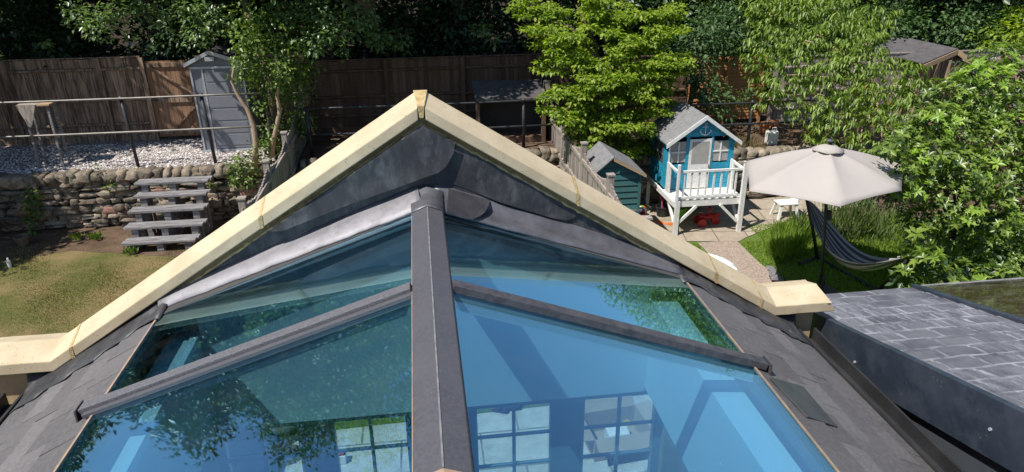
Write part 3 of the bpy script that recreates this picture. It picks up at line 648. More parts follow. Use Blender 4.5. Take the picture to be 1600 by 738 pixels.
# slates each side, courses parallel to the eave
SX0, SZ0 = EXX+0.013, EZ-0.01; SSL = 0.59; gauge = 0.17
def slz(x): return SZ0-SSL*(abs(x)-SX0)
for sgn in (-1, 1):
    mb = MB(); nrm = Vector((sgn*SSL, 0, 1)).normalized()
    for c in range(6):
        xa = SX0+gauge*c*0.86; xb = xa+gauge*0.86+0.05
        if xb > 2.52: xb = 2.5
        y = 0.2-(c % 2)*0.13
        while y < 3.9:
            y1 = min(y+0.255, 3.96); lift = 0.01+random.uniform(0, 0.005)
            if y1 - y > 0.03:
                a = Vector((sgn*xa, 0, slz(xa)+0.001)); b = Vector((sgn*xb, 0, slz(xb)+lift+0.004))
                tw = random.uniform(-0.002, 0.002)
                mb.slab([(a.x, y+0.002, a.z), (b.x, y+0.002, b.z+tw), (b.x, y1-0.002, b.z-tw), (a.x, y1-0.002, a.z)], 0.006, (sgn*SSL, 0, 1))
            y = y1
        if xb >= 2.5: break
    mb.build('roof_slates', 'slate', EX)
    # deck under the slates
    mb = MB(); mb.prism([(sgn*SX0, slz(SX0)-0.03), (sgn*2.46, slz(2.46)-0.012), (sgn*2.46, slz(2.46)-0.12), (sgn*SX0, slz(SX0)-0.14)], 'y', 0.2, 3.98); mb.build('roof_deck', 'dark_in', EX)
    # lead soaker lying over slate ends beside the gable, stepped edge
    mb = MB(); top_, bot = [], []
    n = 30
    for i in range(n+1):
        x = EXX-0.02+(2.5-EXX)*i/n; step = (i % 6)/6*0.05
        yy = 3.74-0.02*(i/n)+step-0.05*max(0, min(1, (i-4)/8)); z = slz(max(x, SX0))+0.022
        bot.append((sgn*x, yy, z)); top_.append((sgn*x, 3.985, z+0.012))
    rows = []
    for b_, t_ in zip(bot, top_):
        m1 = ((b_[0]), b_[1]*0.6+t_[1]*0.4, b_[2]+0.008*math.sin(b_[0]*23)); rows.append([b_, m1, (t_[0], 3.95, t_[2]+0.01), (t_[0], 3.982, cz(min(abs(t_[0]), 2.3))+0.0)])
    for r in rows: mb.v += r
    for i in range(n):
        for j in range(3): mb.f.append((i*4+j, i*4+j+1, (i+1)*4+j+1, (i+1)*4+j))
    o = mb.build('lead_soaker', 'lead', EX, smooth=True); s = o.modifiers.new('solid', 'SOLIDIFY'); s.thickness = 0.005
# one darker replacement slate
def onslate(px_, py_): 
    d = _ray(px_, py_); n = np.array([SSL, 0, 1.0]); p0 = np.array([SX0, 0, SZ0+0.02]); return CAM+d*(np.dot(p0-CAM, n)/np.dot(d, n))
MB().slab([onslate(*p) for p in ((1203, 589), (1255, 604), (1309, 667), (1262, 651))], 0.006, (SSL, 0, 1)).build('replacement_slate', 'slate_dark', EX)['label'] = 'single darker glossy slate on the right slope'
# gutter on the right
mb = MB()
mb.prism([(2.47, 2.80), (2.47, 2.70), (2.60, 2.70), (2.60, 2.80), (2.585, 2.80), (2.585, 2.715), (2.485, 2.715), (2.485, 2.80)], 'y', 0.3, 3.9); mb.build('gutter', 'black_plastic', EX)
mb = MB()
mb.prism([(-2.47, 2.80), (-2.47, 2.70), (-2.60, 2.70), (-2.60, 2.80), (-2.585, 2.80), (-2.585, 2.715), (-2.485, 2.715), (-2.485, 2.80)], 'y', 0.3, 3.9); mb.build('gutter', 'black_plastic', EX)
# side walls, house wall, inside
for sgn in (-1, 1): MB().box(min(sgn*2.2, sgn*2.45), max(sgn*2.2, sgn*2.45), -0.6, 3.985, 0, 2.66).build('side_wall', 'brick', EX)
mb = MB(); mb.box(-2.2, 2.2, -0.6, 3.98, 0.01, 0.03); mb.build('floor', 'floor_in', EX)
SHX, SHZ, SHY = 1.4, 3.12, 3.87
mb = MB()   # plastered shaft and ceiling
for sgn in (-1, 1):
    mb.prism([(sgn*SHX, 2.45), (sgn*SHX, SHZ), (sgn*(EXX-0.005), SHZ), (sgn*(EXX-0.005), 2.7), (sgn*2.19, 2.62), (sgn*2.19, 2.45)], 'y', 1.22, 3.975)
    mb.prism([(sgn*2.16, 0.03), (sgn*2.16, 2.449), (sgn*2.199, 2.449), (sgn*2.199, 0.03)], 'y', -0.5, 3.98)
mb.build('ceiling', 'plaster', EX)
mb = MB()
mb.prism([(-SHX+0.002, 2.42), (SHX-0.002, 2.42), (SHX-0.002, 3.34-0.1), (0, 3.75), (-SHX+0.002, 3.34-0.1)], 'y', SHY, 3.975)
mb.build('inner_gable_face', 'plaster', EX)
MB().box(-2.2, 2.2, -0.5, 1.22, 2.45, 2.6).build('rear_ceiling', 'plaster', EX)
MB().box(-SHX, SHX, 1.18, 1.22, 2.6, 3.7).build('rear_shaft_face', 'plaster', EX)
MB().prism([(-2.45, 2.75), (-1.6, 3.27), (-0.08, 3.85), (0.08, 3.85), (1.6, 3.27), (2.45, 2.75)], 'y', -0.6, 1.19).build('rear_roof', 'lead_mid', EX)
MB().box(-6, 6, -0.9, -0.6, 0, 4.7).build('house_wall', 'brick', EX)
# French doors
for di, (x0, x1) in enumerate(DO):
    dr = MB(); y0, y1 = 4.06, 4.12
    xm = (x0+x1)/2
    fr = [(x0, x0+0.06), (xm-0.125, xm+0.125), (x1-0.06, x1)]
    for a, b in fr: dr.box(a, b, y0, y1, 0.02, WT-0.002)
    for a, b in ((x0+0.06, xm-0.125), (xm+0.125, x1-0.06)):
        dr.box(a, b, y0+0.002, y1-0.002, 0.02, 0.2); dr.box(a, b, y0+0.002, y1-0.002, WT-0.02, WT-0.002)
    d = dr.build('french_door', 'frame_blue', EX, bevel=0.003)
    mu = MB()
    for a, b in ((x0+0.06, xm-0.125), (xm+0.125, x1-0.06)):
        mid = (a+b)/2; mu.box(mid-0.011, mid+0.011, 4.075, 4.105, 0.2, WT-0.02)
        for k in range(8):
            z = 2.245-0.265*k
            if z > 0.25: mu.box(a, b, 4.078, 4.102, z-0.008, z+0.008)
    mu.build('muntins', 'frame_blue', d)
    pn = MB()
    for a, b in ((x0+0.06, xm-0.125), (xm+0.125, x1-0.06)): pn.box(a+0.002, b-0.002, 4.088, 4.094, 0.2, WT-0.02)
    pn.build('door_glass', 'glass_clear', d)
    MB().tube([(xm+0.05, 4.03, 1.05), (xm+0.05, 4.03, 1.2)], 0.01).build('door_handle', 'alu_pale', d)

# ================================================================== NEIGHBOUR'S EXTENSION
def nz(y): return 2.8+(3.95-y)*0.25
NB = thing('neighbour_extension', 'low lean-to extension with lime stained slates and dark blue grey fascia', 'building', (4, 3, 0))
NX0, NX1, NYF, NYN = 2.72, 3.86, 4.62, -0.6
nb = MB(); nb.add([(NX0, NYN, nz(NYN)), (8.5, NYN, nz(NYN)), (8.5, NYF, nz(NYF)), (NX0, NYF, nz(NYF))]+[(NX0, NYN, nz(NYN)-0.05), (8.5, NYN, nz(NYN)-0.05), (8.5, NYF, nz(NYF)-0.05), (NX0, NYF, nz(NYF)-0.05)],
       [(0, 1, 2, 3), (7, 6, 5, 4), (0, 4, 5, 1), (1, 5, 6, 2), (2, 6, 7, 3), (3, 7, 4, 0)])
# individual slates on top
sl = MB(); y = NYF; row = 0
while y > NYN:
    y1 = y-0.17; x = NX0+0.03-(row % 2)*0.125
    while x < NX1:
        a, b = max(x+0.0015, NX0+0.03), min(x+0.2485, NX1); l = random.uniform(0.004, 0.008)
        if b > a+0.02: sl.slab([(a, y1-0.02, nz(y1-0.02)+0.004), (b, y1-0.02, nz(y1-0.02)+0.004), (b, y, nz(y)+0.008+l), (a, y, nz(y)+0.008+l)], 0.005, (0, 0.25, 1))
        x += 0.25
    y = y1; row += 1
nb.build('roof_deck', 'card', NB)
sl.build('slate_roof', 'slate_limed', NB)
fa = MB(); fa.add([(NX0-0.012, NYN, nz(NYN)+0.03), (NX0-0.012, NYF-0.1, nz(NYF-0.1)+0.03), (NX0-0.012, NYF-0.1, nz(NYF-0.1)-0.3), (NX0-0.012, NYN, nz(NYN)-0.3),
                   (NX0+0.03, NYN, nz(NYN)+0.03), (NX0+0.03, NYF-0.1, nz(NYF-0.1)+0.03), (NX0+0.03, NYF-0.1, nz(NYF-0.1)-0.3), (NX0+0.03, NYN, nz(NYN)-0.3)],
                  [(0, 1, 2, 3), (7, 6, 5, 4), (0, 4, 5, 1), (1, 5, 6, 2), (2, 6, 7, 3), (3, 7, 4, 0)])
fo = fa.build('fascia', 'fascia', NB, bevel=0.004)
for px_, py_ in ((1336, 566), (1548, 671)):
    p = aX(px_, py_, NX0-0.012); MB().lathe([(0.009, -0.004), (0.009, 0.004), (0.004, 0.008)], (0, 0, 0), 10)
    m_ = MB(); m_.tube([(NX0-0.02, p[1], p[2]), (NX0-0.012, p[1], p[2])], 0.009, 10); m_.build('rivet', 'alu_pale', fo)
tr = MB(); tr.add([(NX0-0.014, NYN, nz(NYN)+0.032), (NX0+0.06, NYN, nz(NYN)+0.032), (NX0+0.06, NYF, nz(NYF)+0.032), (NX0-0.014, NYF-0.1, nz(NYF-0.1)+0.032)], [(0, 1, 2, 3)])
# roof glazing beyond the slates
def nslab(x0, x1, y0, y1, h0, h1):
    return MB().add([(x, y, nz(y)+h) for x in (x0, x1) for y in (y0, y1) for h in (h0, h1)], [(0, 1, 3, 2), (4, 6, 7, 5), (0, 4, 5, 1), (2, 3, 7, 6), (0, 2, 6, 4), (1, 5, 7, 3)])
nslab(NX1, NX1+0.055, NYN, NYF+0.03, 0.0, 0.035).build('rooflight_bar', 'fascia', NB, bevel=0.004)
nslab(NX1+1.25, NX1+1.31, NYN, NYF+0.03, 0.0, 0.035).build('rooflight_bar', 'fascia', NB, bevel=0.004)
nslab(NX1+0.072, NX1+1.248, NYN, NYF, 0.012, 0.03).build('rooflight_glass', 'glass_roof_dull', NB)
nslab(NX1+1.312, 8.5, NYN, NYF, 0.012, 0.03).build('rooflight_glass', 'glass_roof_dull', NB)
nslab(NX1+0.06, 8.5, NYF-0.04, NYF-0.001, 0.0, 0.032).build('rooflight_edge', 'wood_grey', NB)
nslab(NX0+0.02, 8.5, NYF+0.002, NYF+0.03, -0.12, 0.0).build('eaves_trim', 'alu', NB)
# side wall below the fascia: framed glass over a low wall
MB().box(NX0+0.035, NX0+0.06, NYN, 4.45, 1.0, 2.6).build('side_glass', 'glass_dark', NB)
mb = MB()
for y in (4.45, 3.4, 2.35, 1.3, 0.2): mb.box(NX0+0.03, NX0+0.09, y-0.04, y+0.04, 0, nz(y)-0.15)
mb.bar((NX0+0.06, NYN, nz(NYN)-0.36), (NX0+0.06, 4.4, nz(4.4)-0.33), 0.06, 0.06); mb.build('window_frame', 'black_plastic', NB)
MB().box(NX0+0.03, NX0+0.2, NYN, 4.45, 0, 1.0).build('dwarf_wall', 'plaster', NB)
MB().box(NX0+0.2, 8.4, 4.4, 4.5, 0, 2.45).build('end_wall', 'plaster', NB)
MB().box(NX0+0.2, 8.4, -0.5, 4.4, 0.01, 0.02).build('floor', 'card', NB)
MB().box(NX0+0.1, NX0+0.12, NYN, 4.4, 2.25, 2.4).build('blind', 'curtain', NB)
# black rainwater pipe in the gap
mb = MB(); mb.tube([(2.655, 0.4, 2.62), (2.655, 4.1, 2.42)], 0.035, 10); tag(mb.build('rainwater_pipe', 'black_plastic', origin=(2.655, 4, 2.4)), 'black rainwater pipe lying in the gap beside the dark fascia', 'pipe')

# ================================================================== FENCES
def pxr(px_, py_, Y, rpx):     # size in metres of rpx pixels at that depth
    p = aY(px_, py_, Y); return float(np.dot(p-CAM, fw))/F_PX*rpx
def board_fence(name, label, cat, x0, x1, Y, z0, z1, m, group=None, post_every=1.9, trellis=False, broken=False, jag=0.01):
    t = thing(name, label, cat, ((x0+x1)/2, Y, z0), group)
    mb = MB(); x = x0
    while x < x1:
        w = 0.1; zt = z1+random.uniform(-jag, jag)
        mb.prism([(x, Y-0.012+random.uniform(-0.003, 0.003)), (x+w*0.97, Y-0.004), (x+w*0.97, Y+0.008), (x, Y+0.008)], 'z', z0+0.12, zt); x += w
    mb.build('boards', m, t)
    mb = MB(); mb.box(x0, x1, Y-0.035, Y-0.0125, z0, z0+0.13); mb.build('gravel_board', m, t)
    for z in (z0+0.4, (z0+z1)/2+0.02, z1-0.22):
        MB().prism([(Y-0.06, z-0.02), (Y-0.016, z-0.04), (Y-0.016, z+0.03), (Y-0.06, z+0.015)], 'x', x0, x1).build('rail', m, t)
    MB().box(x0, x1, Y-0.03, Y+0.03, z1+0.012, z1+0.036).build('capping', m, t)
    x = x0
    while x < x1+0.1:
        MB().box(x-0.05, x+0.05, Y-0.085, Y-0.0, z0, z1+0.03).build('post', m, t, bevel=0.004); x += post_every
    return t
board_fence('board_fence', 'brown feather edge fence with sunlit rails behind the gravel terrace', 'fence', -12.6, -6.02, 16.6, TZ, 2.93, 'fence', 'rear garden fences')
board_fence('board_fence', 'brown fence hidden mostly behind the grey plastic shed and ivy', 'fence', -4.75, -2.62, 16.62, TZ, 2.93, 'fence', 'rear garden fences')
board_fence('board_fence', 'dark shaded board fence behind the peak of the stone gable', 'fence', -2.5, 2.86, 16.5, TZ, 2.74, 'fence_shaded', 'rear garden fences', 1.75)
board_fence('board_fence', 'weathered grey board fence behind the peach tree and umbrella', 'fence', 8.35, 15.0, 15.9, TZ-0.1, 2.6, 'fence_grey', 'rear garden fences')
# gate with diagonal braces
t = thing('garden_gate', 'orange brown ledged gate with diagonal braces between fence and grey shed', 'gate', (-5.4, 16.5, TZ))
mb = MB(); x = -5.92
while x < -4.86: mb.box(x, x+0.094, 16.5, 16.52, TZ+0.08, 2.86); x += 0.1
mb.build('boards', 'gate', t)
for z in (TZ+0.18, 2.0, 2.78): MB().box(-5.9, -4.86, 16.465, 16.498, z-0.045, z+0.045).build('ledge', 'fence', t)
MB().bar((-5.8, 16.48, 2.74), (-4.92, 16.48, 2.06), 0.03, 0.08, (0, 1, 0)).build('brace', 'fence', t)
MB().bar((-5.55, 16.48, TZ+0.24), (-4.92, 16.48, 1.94), 0.03, 0.08, (0, 1, 0)).build('brace', 'fence', t)
for x in (-5.97, -4.8): MB().box(x-0.05, x+0.05, 16.43, 16.53, TZ, 2.95).build('post', 'fence', t)
MB().box(-6.0, -5.78, 16.44, 16.455, 2.0, 2.06).build('latch', 'iron', t)
# horizontal slat panel
t = thing('slat_panel', 'orange brown horizontal slat fence panel left of the peach tree', 'fence', (7.5, 16.2, TZ-0.1), 'rear garden fences')
mb = MB(); z = TZ
while z < 2.58: mb.prism([(16.2, z), (16.185, z), (16.2, z+0.075), (16.21, z+0.075)], 'x', 6.4, 8.25); z += 0.08
mb.build('slats', 'panel', t)
for x in (6.4, 7.3, 8.22): MB().box(x-0.035, x+0.035, 16.14, 16.182, TZ-0.1, 2.62).build('post', 'panel', t)
board_fence('board_fence', 'shaded brown fence behind the bright green maple', 'fence', 2.95, 6.35, 16.45, TZ-0.1, 2.62, 'fence_shaded', 'rear garden fences')
# dividing fences running away from the house
def divider(label, X, ys, m, face, g='dividing fences', top=1.78):
    t = thing('dividing_fence', label, 'fence', (X, sum(ys)/2, 0), g)
    y = ys[0]; sw = 0
    while y < ys[1]-0.2:
        y1 = min(y+1.83, ys[1]); base = 0 if y < 14 else 0.3
        def tp(yy): q = (yy-y)/(y1-y); return top-0.16*math.sin(math.pi*q)+random.uniform(-0.006, 0.006)+(0.0 if yy < 13.5 else (yy-13.5)*0.2)
        mb = MB(); yy = y+0.05
        while yy < y1-0.05:
            dx = random.uniform(-0.004, 0.004); mb.box(X-0.012+dx, X+0.012+dx, yy, yy+0.095, 0.05+base, tp(yy)); yy += 0.1
        mb.build('boards', m, t)
        for z in (0.4+base, 1.05+base, top-0.2): MB().box(X+face*0.014, X+face*0.05, y+0.05, y1-0.05, z-0.035, z+0.035).build('rail', m, t)
        if face < 0:
            for k in range(1, 5): MB().box(X-0.03, X-0.0145, y+k*0.36-0.02, y+k*0.36+0.02, base, tp(y+k*0.36)+0.01).build('batten', m, t)
        MB().box(X-0.05, X+0.05, y-0.05, y+0.045, 0, top+0.1+(0.0 if y < 13.5 else (y-13.5)*0.2)).build('post', m, t, bevel=0.006)
        mb = MB(); mb.box(X-0.062, X+0.062, y-0.062, y+0.057, top+0.1+(0.0 if y < 13.5 else (y-13.5)*0.2), top+0.125+(0.0 if y < 13.5 else (y-13.5)*0.2)); mb.build('post_cap', m, t)
        y = y1
divider('weathered picket topped fence left of the stone gable', -2.62, (4.4, 16.3), 'fence_grey', 1)
divider('pale grey panel fence with capped posts right of the stone gable', 2.84, (4.6, 16.1), 'fence_grey', -1)

# tubular railings along the terrace edge
def railing(label, xs, Y, z0, hs, x0, x1, m='iron', rm='rail', lean=0.0):
    t = thing('railing', label, 'railing', ((x0+x1)/2, Y, z0), 'terrace railings')
    for x in xs: MB().tube([(x, Y, z0), (x-lean, Y, z0+max(hs)+0.03)], 0.035, 8).build('post', m, t, smooth=True)
    for h in hs: MB().tube([(x0+(x1-x0)*k/6, Y-0.045, z0+h-0.012*math.sin(math.pi*k/6)) for k in range(7)], 0.021, 8).build('rail', rm if h else m, t, smooth=True)
railing('sunlit-toned metal rails on black posts above the stone wall', (-8.9, -5.7, -4.21, -3.0), 14.42, TZ, (1.4, 0.74), -11, -2.75, lean=0.04)
railing('dark rails across the shaded terrace behind the gable peak', (-2.3, 0.2, 2.13), 14.5, TZ, (1.04, 0.5), -2.5, 2.75, rm='iron')
railing('black rails beside the orange slat panel and pots', (5.2, 6.9, 8.6), 13.9, TZ-0.1, (1.05, 0.6), 4.6, 9.1, rm='iron')

# ================================================================== STONE WALLS + STEPS
def stone_mb(mb, c, s, seed, up_=0):
    """rounded irregular block: subdivided cube pushed to a super-ellipsoid with noise"""
    rg = random.Random(seed); n = 3; vs = {}; V = []; Fc = []
    def idx(p):
        k = tuple(round(q, 4) for q in p)
        if k not in vs: vs[k] = len(V); V.append(p)
        return vs[k]
    g = [-1, -0.4, 0.4, 1]
    for ax in range(3):
        for sg in (-1, 1):
            for i in range(n):
                for j in range(n):
                    q = []
                    for (a, b) in ((g[i], g[j]), (g[i+1], g[j]), (g[i+1], g[j+1]), (g[i], g[j+1])):
                        p = [0, 0, 0]; p[ax] = sg; p[(ax+1) % 3] = a; p[(ax+2) % 3] = b; q.append(idx(tuple(p)))
                    Fc.append(tuple(q if sg > 0 else reversed(q)))
    ph = [rg.uniform(0, 6) for _ in range(6)]; out = []
    for p in V:
        l = (abs(p[0])**9+abs(p[1])**9+abs(p[2])**9)**(1/9); p2 = [q/l for q in p]
        w = 1+0.11*math.sin(p[0]*2.5+ph[0])+0.12*math.sin(p[2]*3+ph[1])+0.1*math.sin(p[0]*p[2]*4+ph[2])+rg.uniform(-0.05, 0.05)
        out.append((c[0]+p2[0]*s[0]*w, c[1]+p2[1]*s[1]*w, c[2]+p2[2]*s[2]*w))
    mb.add(out, Fc)
def stone_wall(label, x0, x1, Y, z1, seed, gaps=()):
    rg = random.Random(seed); t = thing('stone_wall', label, 'wall', ((x0+x1)/2, Y, 0), 'dry stone retaining walls')
    MB().box(x0, x1, Y+0.06, Y+0.3, -0.02, z1-0.05).build('core', 'soil', t)
    mb = MB(); z = 0.02; k = 0
    while z < z1-0.2:
        h = rg.choice((0.07, 0.09, 0.12, 0.16, 0.2)); x = x0+rg.uniform(-0.1, 0)
        while x < x1:
            w = rg.uniform(0.1, 0.5); hh = h*rg.uniform(0.7, 1.15)
            stone_mb(mb, (x+w/2, Y+rg.uniform(-0.02, 0.05), z+h/2), (w*0.49, 0.11+rg.uniform(-0.02, 0.03), hh*0.52), seed*1000+k); k += 1; x += w*0.98
            if rg.random() < 0.25: stone_mb(mb, (x, Y+0.02, z+h), (0.05, 0.08, 0.035), seed*1000+k+7)
        z += h*0.97
    mb.build('stones', 'stone', t, smooth=True)
    mb = MB(); x = x0
    while x < x1:
        w = rg.uniform(0.13, 0.27)
        stone_mb(mb, (x+w/2, Y+0.02, z1-0.1), (w*0.52, 0.15, 0.115*rg.uniform(0.8, 1.15)), seed*777+k); k += 1; x += w
    mb.build('cope_stones', 'stone', t, smooth=True)
    mb = MB()
    for q in range(int((x1-x0)*0.8)): stone_mb(mb, (rg.uniform(x0, x1), Y-0.04, rg.uniform(0.3, z1-0.35)), (rg.uniform(0.12, 0.24), 0.08, rg.uniform(0.06, 0.12)), 9000+q)
    mb.build('red_stones', 'stone_red', t, smooth=True)
stone_wall('dry stone retaining wall with upright cope stones behind the wooden steps', -13, -2.72, 14.12, TZ+0.03, 3)
stone_wall('shaded retaining wall across the middle garden terrace', -2.5, 2.75, 14.15, TZ+0.05, 5)
stone_wall('low wall of rounded boulders behind the playhouse and umbrella', 2.9, 12, 13.65, TZ, 8)
t = thing('garden_steps', 'five weathered grey plank treads climbing the stone wall', 'steps', (-4.9, 13.3, 0))
TR = [((188, 382), (305, 374), 0.22), ((192, 357), (316, 350), 0.42), ((198, 332), (318, 325), 0.63), ((207, 308), (322, 302), 0.84), ((209, 287), (324, 282), 1.04)]
for (a, b, z) in TR:
    p = aZ(*a, z); q = aZ(*b, z); y = (p[1]+q[1])/2
    mb = MB(); mb.box(p[0], q[0], y, y+0.13, z-0.045, z); mb.box(p[0]+0.015, q[0]+0.03, y+0.14, y+0.28, z-0.045, z+0.002)
    mb.build('tread', 'wood_grey', t, bevel=0.006)
    for f in (0.12, 0.5, 0.88):
        x = p[0]+(q[0]-p[0])*f; MB().box(x-0.06, x+0.06, y+0.04, y+0.16, 0, z-0.046).build('leg', 'wood_grey', t, bevel=0.004)

# ================================================================== PLAYHOUSE
def boards_face(mb, poly_fn, x0, x1, z0, z1, Y, th=0.018, h=0.105, holes=()):
    z = z0
    while z < z1-0.01:
        zt = min(z+h*0.96, z1)
        a0, b0 = poly_fn(z); a1, b1 = poly_fn(zt)
        spans = [(a0, b0, a1, b1)]
        for (hx0, hx1, hz0, hz1) in holes:
            if zt > hz0 and z < hz1:
                new = []
                for s in spans:
                    if hx0 < s[1] and hx1 > s[0]:
                        if s[0] < hx0: new.append((s[0], hx0, s[2], hx0))
                        if s[1] > hx1: new.append((hx1, s[1], hx1, s[3]))
                    else: new.append(s)
                spans = new
        for s in spans: mb.prism([(s[0], z), (s[1], z), (s[3], zt), (s[2], zt)], 'y', Y-th, Y)
        z += h
PX0, PX1, PY0, PY1 = aY(1045, 250, 12.5)[0], aY(1143, 250, 12.5)[0], 12.5, 13.62
DZ = 0.70; WZ = 1.70; RZZ = 2.15; XC = (PX0+PX1)/2
PH = thing('playhouse', 'bright blue wooden playhouse on white stilts with railed deck and silver anchor', 'playhouse', (XC, 12.5, 0))
def gab(z): 
    if z <= WZ: return PX0, PX1
    k = (z-WZ)/(RZZ-0.06-WZ); k = min(k, 0.98); return PX0+(XC-PX0)*k, PX1-(PX1-XC)*k
def sx(px_): return aY(px_, 230, 12.5)[0]
def szz(px_, py_): return aY(px_, py_, 12.5)[2]
wl_ = (sx(1049), sx(1072), szz(1060, 254), szz(1060, 222)); dr_ = (sx(1077), sx(1111), DZ, szz(1095, 217)); wr_ = (sx(1114), sx(1138), szz(1125, 251), szz(1125, 220))
mb = MB(); boards_face(mb, gab, 0, 0, DZ, RZZ-0.07, PY0, holes=(wl_, dr_, wr_)); mb.build('gable_wall', 'blue', PH)
mb = MB(); boards_face(mb, gab, 0, 0, DZ, RZZ-0.07, PY1+0.018); mb.build('gable_wall', 'blue', PH)
for X in (PX0, PX1):
    mb = MB(); z = DZ
    while z < WZ: mb.box(X-0.009, X+0.009, PY0+0.001, PY1, z, min(z+0.1, WZ)); z += 0.105
    o = mb.build('side_wall', 'blue', PH)
MB().box(PX0+0.012, PX1-0.012, PY0+0.3, PY1, DZ+0.02, WZ).build('dark_room', 'dark_in', PH)
for X in (PX0-0.012, PX1-0.012+0.001): MB().box(X-0.01, X+0.022, PY0-0.03, PY0-0.019, DZ-0.05, WZ+0.02).build('corner_board', 'white' if X < XC else 'blue', PH)
# left side wall windows
w = MB().box(PX0-0.012, PX0-0.0095, PY0+0.3, PY0+0.85, 1.15, 1.52).build('side_window', 'dark_in', PH)
MB().box(PX0-0.02, PX0-0.0125, PY0+0.56, PY0+0.585, 1.15, 1.52).box(PX0-0.019, PX0-0.0125, PY0+0.3, PY0+0.85, 1.32, 1.345).build('window_bars', 'wood_grey', w)
for i, (x0, x1, z0, z1) in enumerate((wl_, wr_)):
    w = MB().box(x0, x1, PY0-0.006, PY0-0.002, z0, z1).build('window', 'curtain', PH)
    mb = MB(); c = 0.012; xm, zm = (x0+x1)/2, (z0+z1)/2
    mb.box(xm-c, xm+c, PY0-0.022, PY0-0.007, z0, z1); mb.box(x0, xm-c, PY0-0.02, PY0-0.007, zm-c, zm+c); mb.box(xm+c, x1, PY0-0.02, PY0-0.007, zm-c, zm+c)
    mb.build('glazing_cross', 'curtain' if False else 'white', w)
x0, x1, z0, z1 = dr_
d = MB().box(x0, x1, PY0-0.03, PY0-0.012, z0+0.02, z1).build('door', 'white', PH, bevel=0.002)
zw = z0+(z1-z0)*0.52
MB().box(x0+0.05, x1-0.05, PY0-0.0345, PY0-0.0305, zw, z1-0.05).build('window', 'curtain', d)
MB().tube([(x1-0.03, PY0-0.05, zw-0.02), (x1-0.03, PY0-0.05, zw-0.1)], 0.008).build('door_handle', 'iron', d)
# roof
mb = MB(); ov = 0.1
for sgn, X in ((-1, PX0), (1, PX1)):
    ex = X+sgn*ov; ez = WZ-(RZZ-WZ)/(XC-PX0)*ov
    mb.prism([(XC, RZZ), (ex, ez), (ex, ez+0.02), (XC, RZZ+0.025)], 'y', PY0-0.12, PY1+0.1)
mb.build('roof', 'felt', PH)
for sgn, X in ((-1, PX0), (1, PX1)):
    ex = X+sgn*(ov+0.01); ez = WZ-(RZZ-WZ)/(XC-PX0)*ov
    MB().prism([(XC, RZZ-0.05), (ex, ez-0.055), (ex, ez+0.026), (XC, RZZ+0.033)], 'y', PY0-0.14, PY0-0.1215).build('barge_board', 'white', PH)
# anchor
az = szz(1100, 205); ax_ = sx(1099)
mb = MB(); mb.tube([(ax_, PY0-0.03, az+0.12), (ax_, PY0-0.03, az-0.06)], 0.01)
mb.tube([(ax_-0.055, PY0-0.03, az+0.085), (ax_+0.055, PY0-0.03, az+0.085)], 0.008)
mb.tube([(ax_+0.1*math.sin(a), PY0-0.03, az+0.03-0.1*math.cos(a)) for a in [R_(-75+150*k/10) for k in range(11)]], [0.004]+[0.012]*9+[0.004])
for sgn in (-1, 1): mb.tube([(ax_+sgn*0.115, PY0-0.03, az-0.012), (ax_+sgn*0.085, PY0-0.03, az+0.045)], [0.02, 0.002])
mb.tube([(ax_+0.025*math.cos(a), PY0-0.03, az+0.135+0.025*math.sin(a)) for a in [2*math.pi*k/10 for k in range(11)]], 0.006)
mb.build('anchor', 'anchor', PH, smooth=True)
# small pale fish ornaments
for px_, py_ in ((1128, 205), (1131, 213)):
    p = aY(px_, py_, PY0-0.03); MB().lathe([(0.001, -0.02), (0.02, 0), (0.001, 0.02)], (p[0], p[1], p[2]), 8).build('ornament', 'curtain', PH, smooth=True)
# deck
fl, fr_ = aZ(1050, 366, 0), aZ(1152, 363, 0); QX0, QX1, QY = fl[0], fr_[0], 11.92
mb = MB(); y = QY
while y < PY0+0.02: mb.box(QX0-0.03, QX1+0.05, y, y+0.088, DZ-0.022, DZ); y += 0.092
mb.build('deck', 'white', PH)
mb = MB(); mb.box(QX0-0.04, QX1+0.06, QY-0.03, QY-0.001, DZ-0.13, DZ-0.01)
for X in (QX0-0.03, QX1+0.03): mb.box(X-0.02, X+0.02, QY, PY1, DZ-0.12, DZ-0.0225)
mb.build('deck_frame', 'white', PH)
rt_z = 1.29
for X, y, zt in ((QX0, QY-0.06, rt_z+0.12), (QX0+0.045, QY-0.06, DZ), (QX1, QY-0.06, rt_z+0.13), (QX1+0.045, QY-0.06, rt_z+0.06)):
    MB().box(X-0.022, X+0.022, y-0.03, y+0.03, 0, zt).build('post', 'white', PH, bevel=0.003)
for X in (QX0+0.01, QX1-0.01): MB().box(X-0.035, X+0.035, PY1-0.1, PY1-0.03, 0, DZ-0.13).build('post', 'white', PH)
for X, yy in ((QX0+0.0, PY0-0.07), (QX0-0.0, PY0-0.16), (QX1-0.0, PY0-0.07), (QX1-0.0, PY0-0.16)):
    MB().box(X-0.02, X+0.02, yy-0.035, yy+0.03, DZ, rt_z).build('rail_post', 'white', PH)
MB().box(QX0+0.02, QX1-0.02, QY-0.045, QY-0.005, rt_z-0.05, rt_z-0.01).build('hand_rail', 'white', PH)
MB().box(QX0+0.02, QX1-0.02, QY-0.045, QY-0.031, DZ+0.03, DZ+0.07).build('lower_rail', 'white', PH)
for X in (QX0, QX1): MB().box(X-0.02, X+0.02, QY, PY0-0.2, rt_z-0.05, rt_z-0.01).build('hand_rail', 'white', PH)
for k in range(8):
    x = QX0+0.13+(QX1-QX0-0.26)*k/7; MB().box(x-0.016, x+0.016, QY-0.03, QY-0.006, DZ+0.0, rt_z-0.052).build('baluster', 'white', PH)
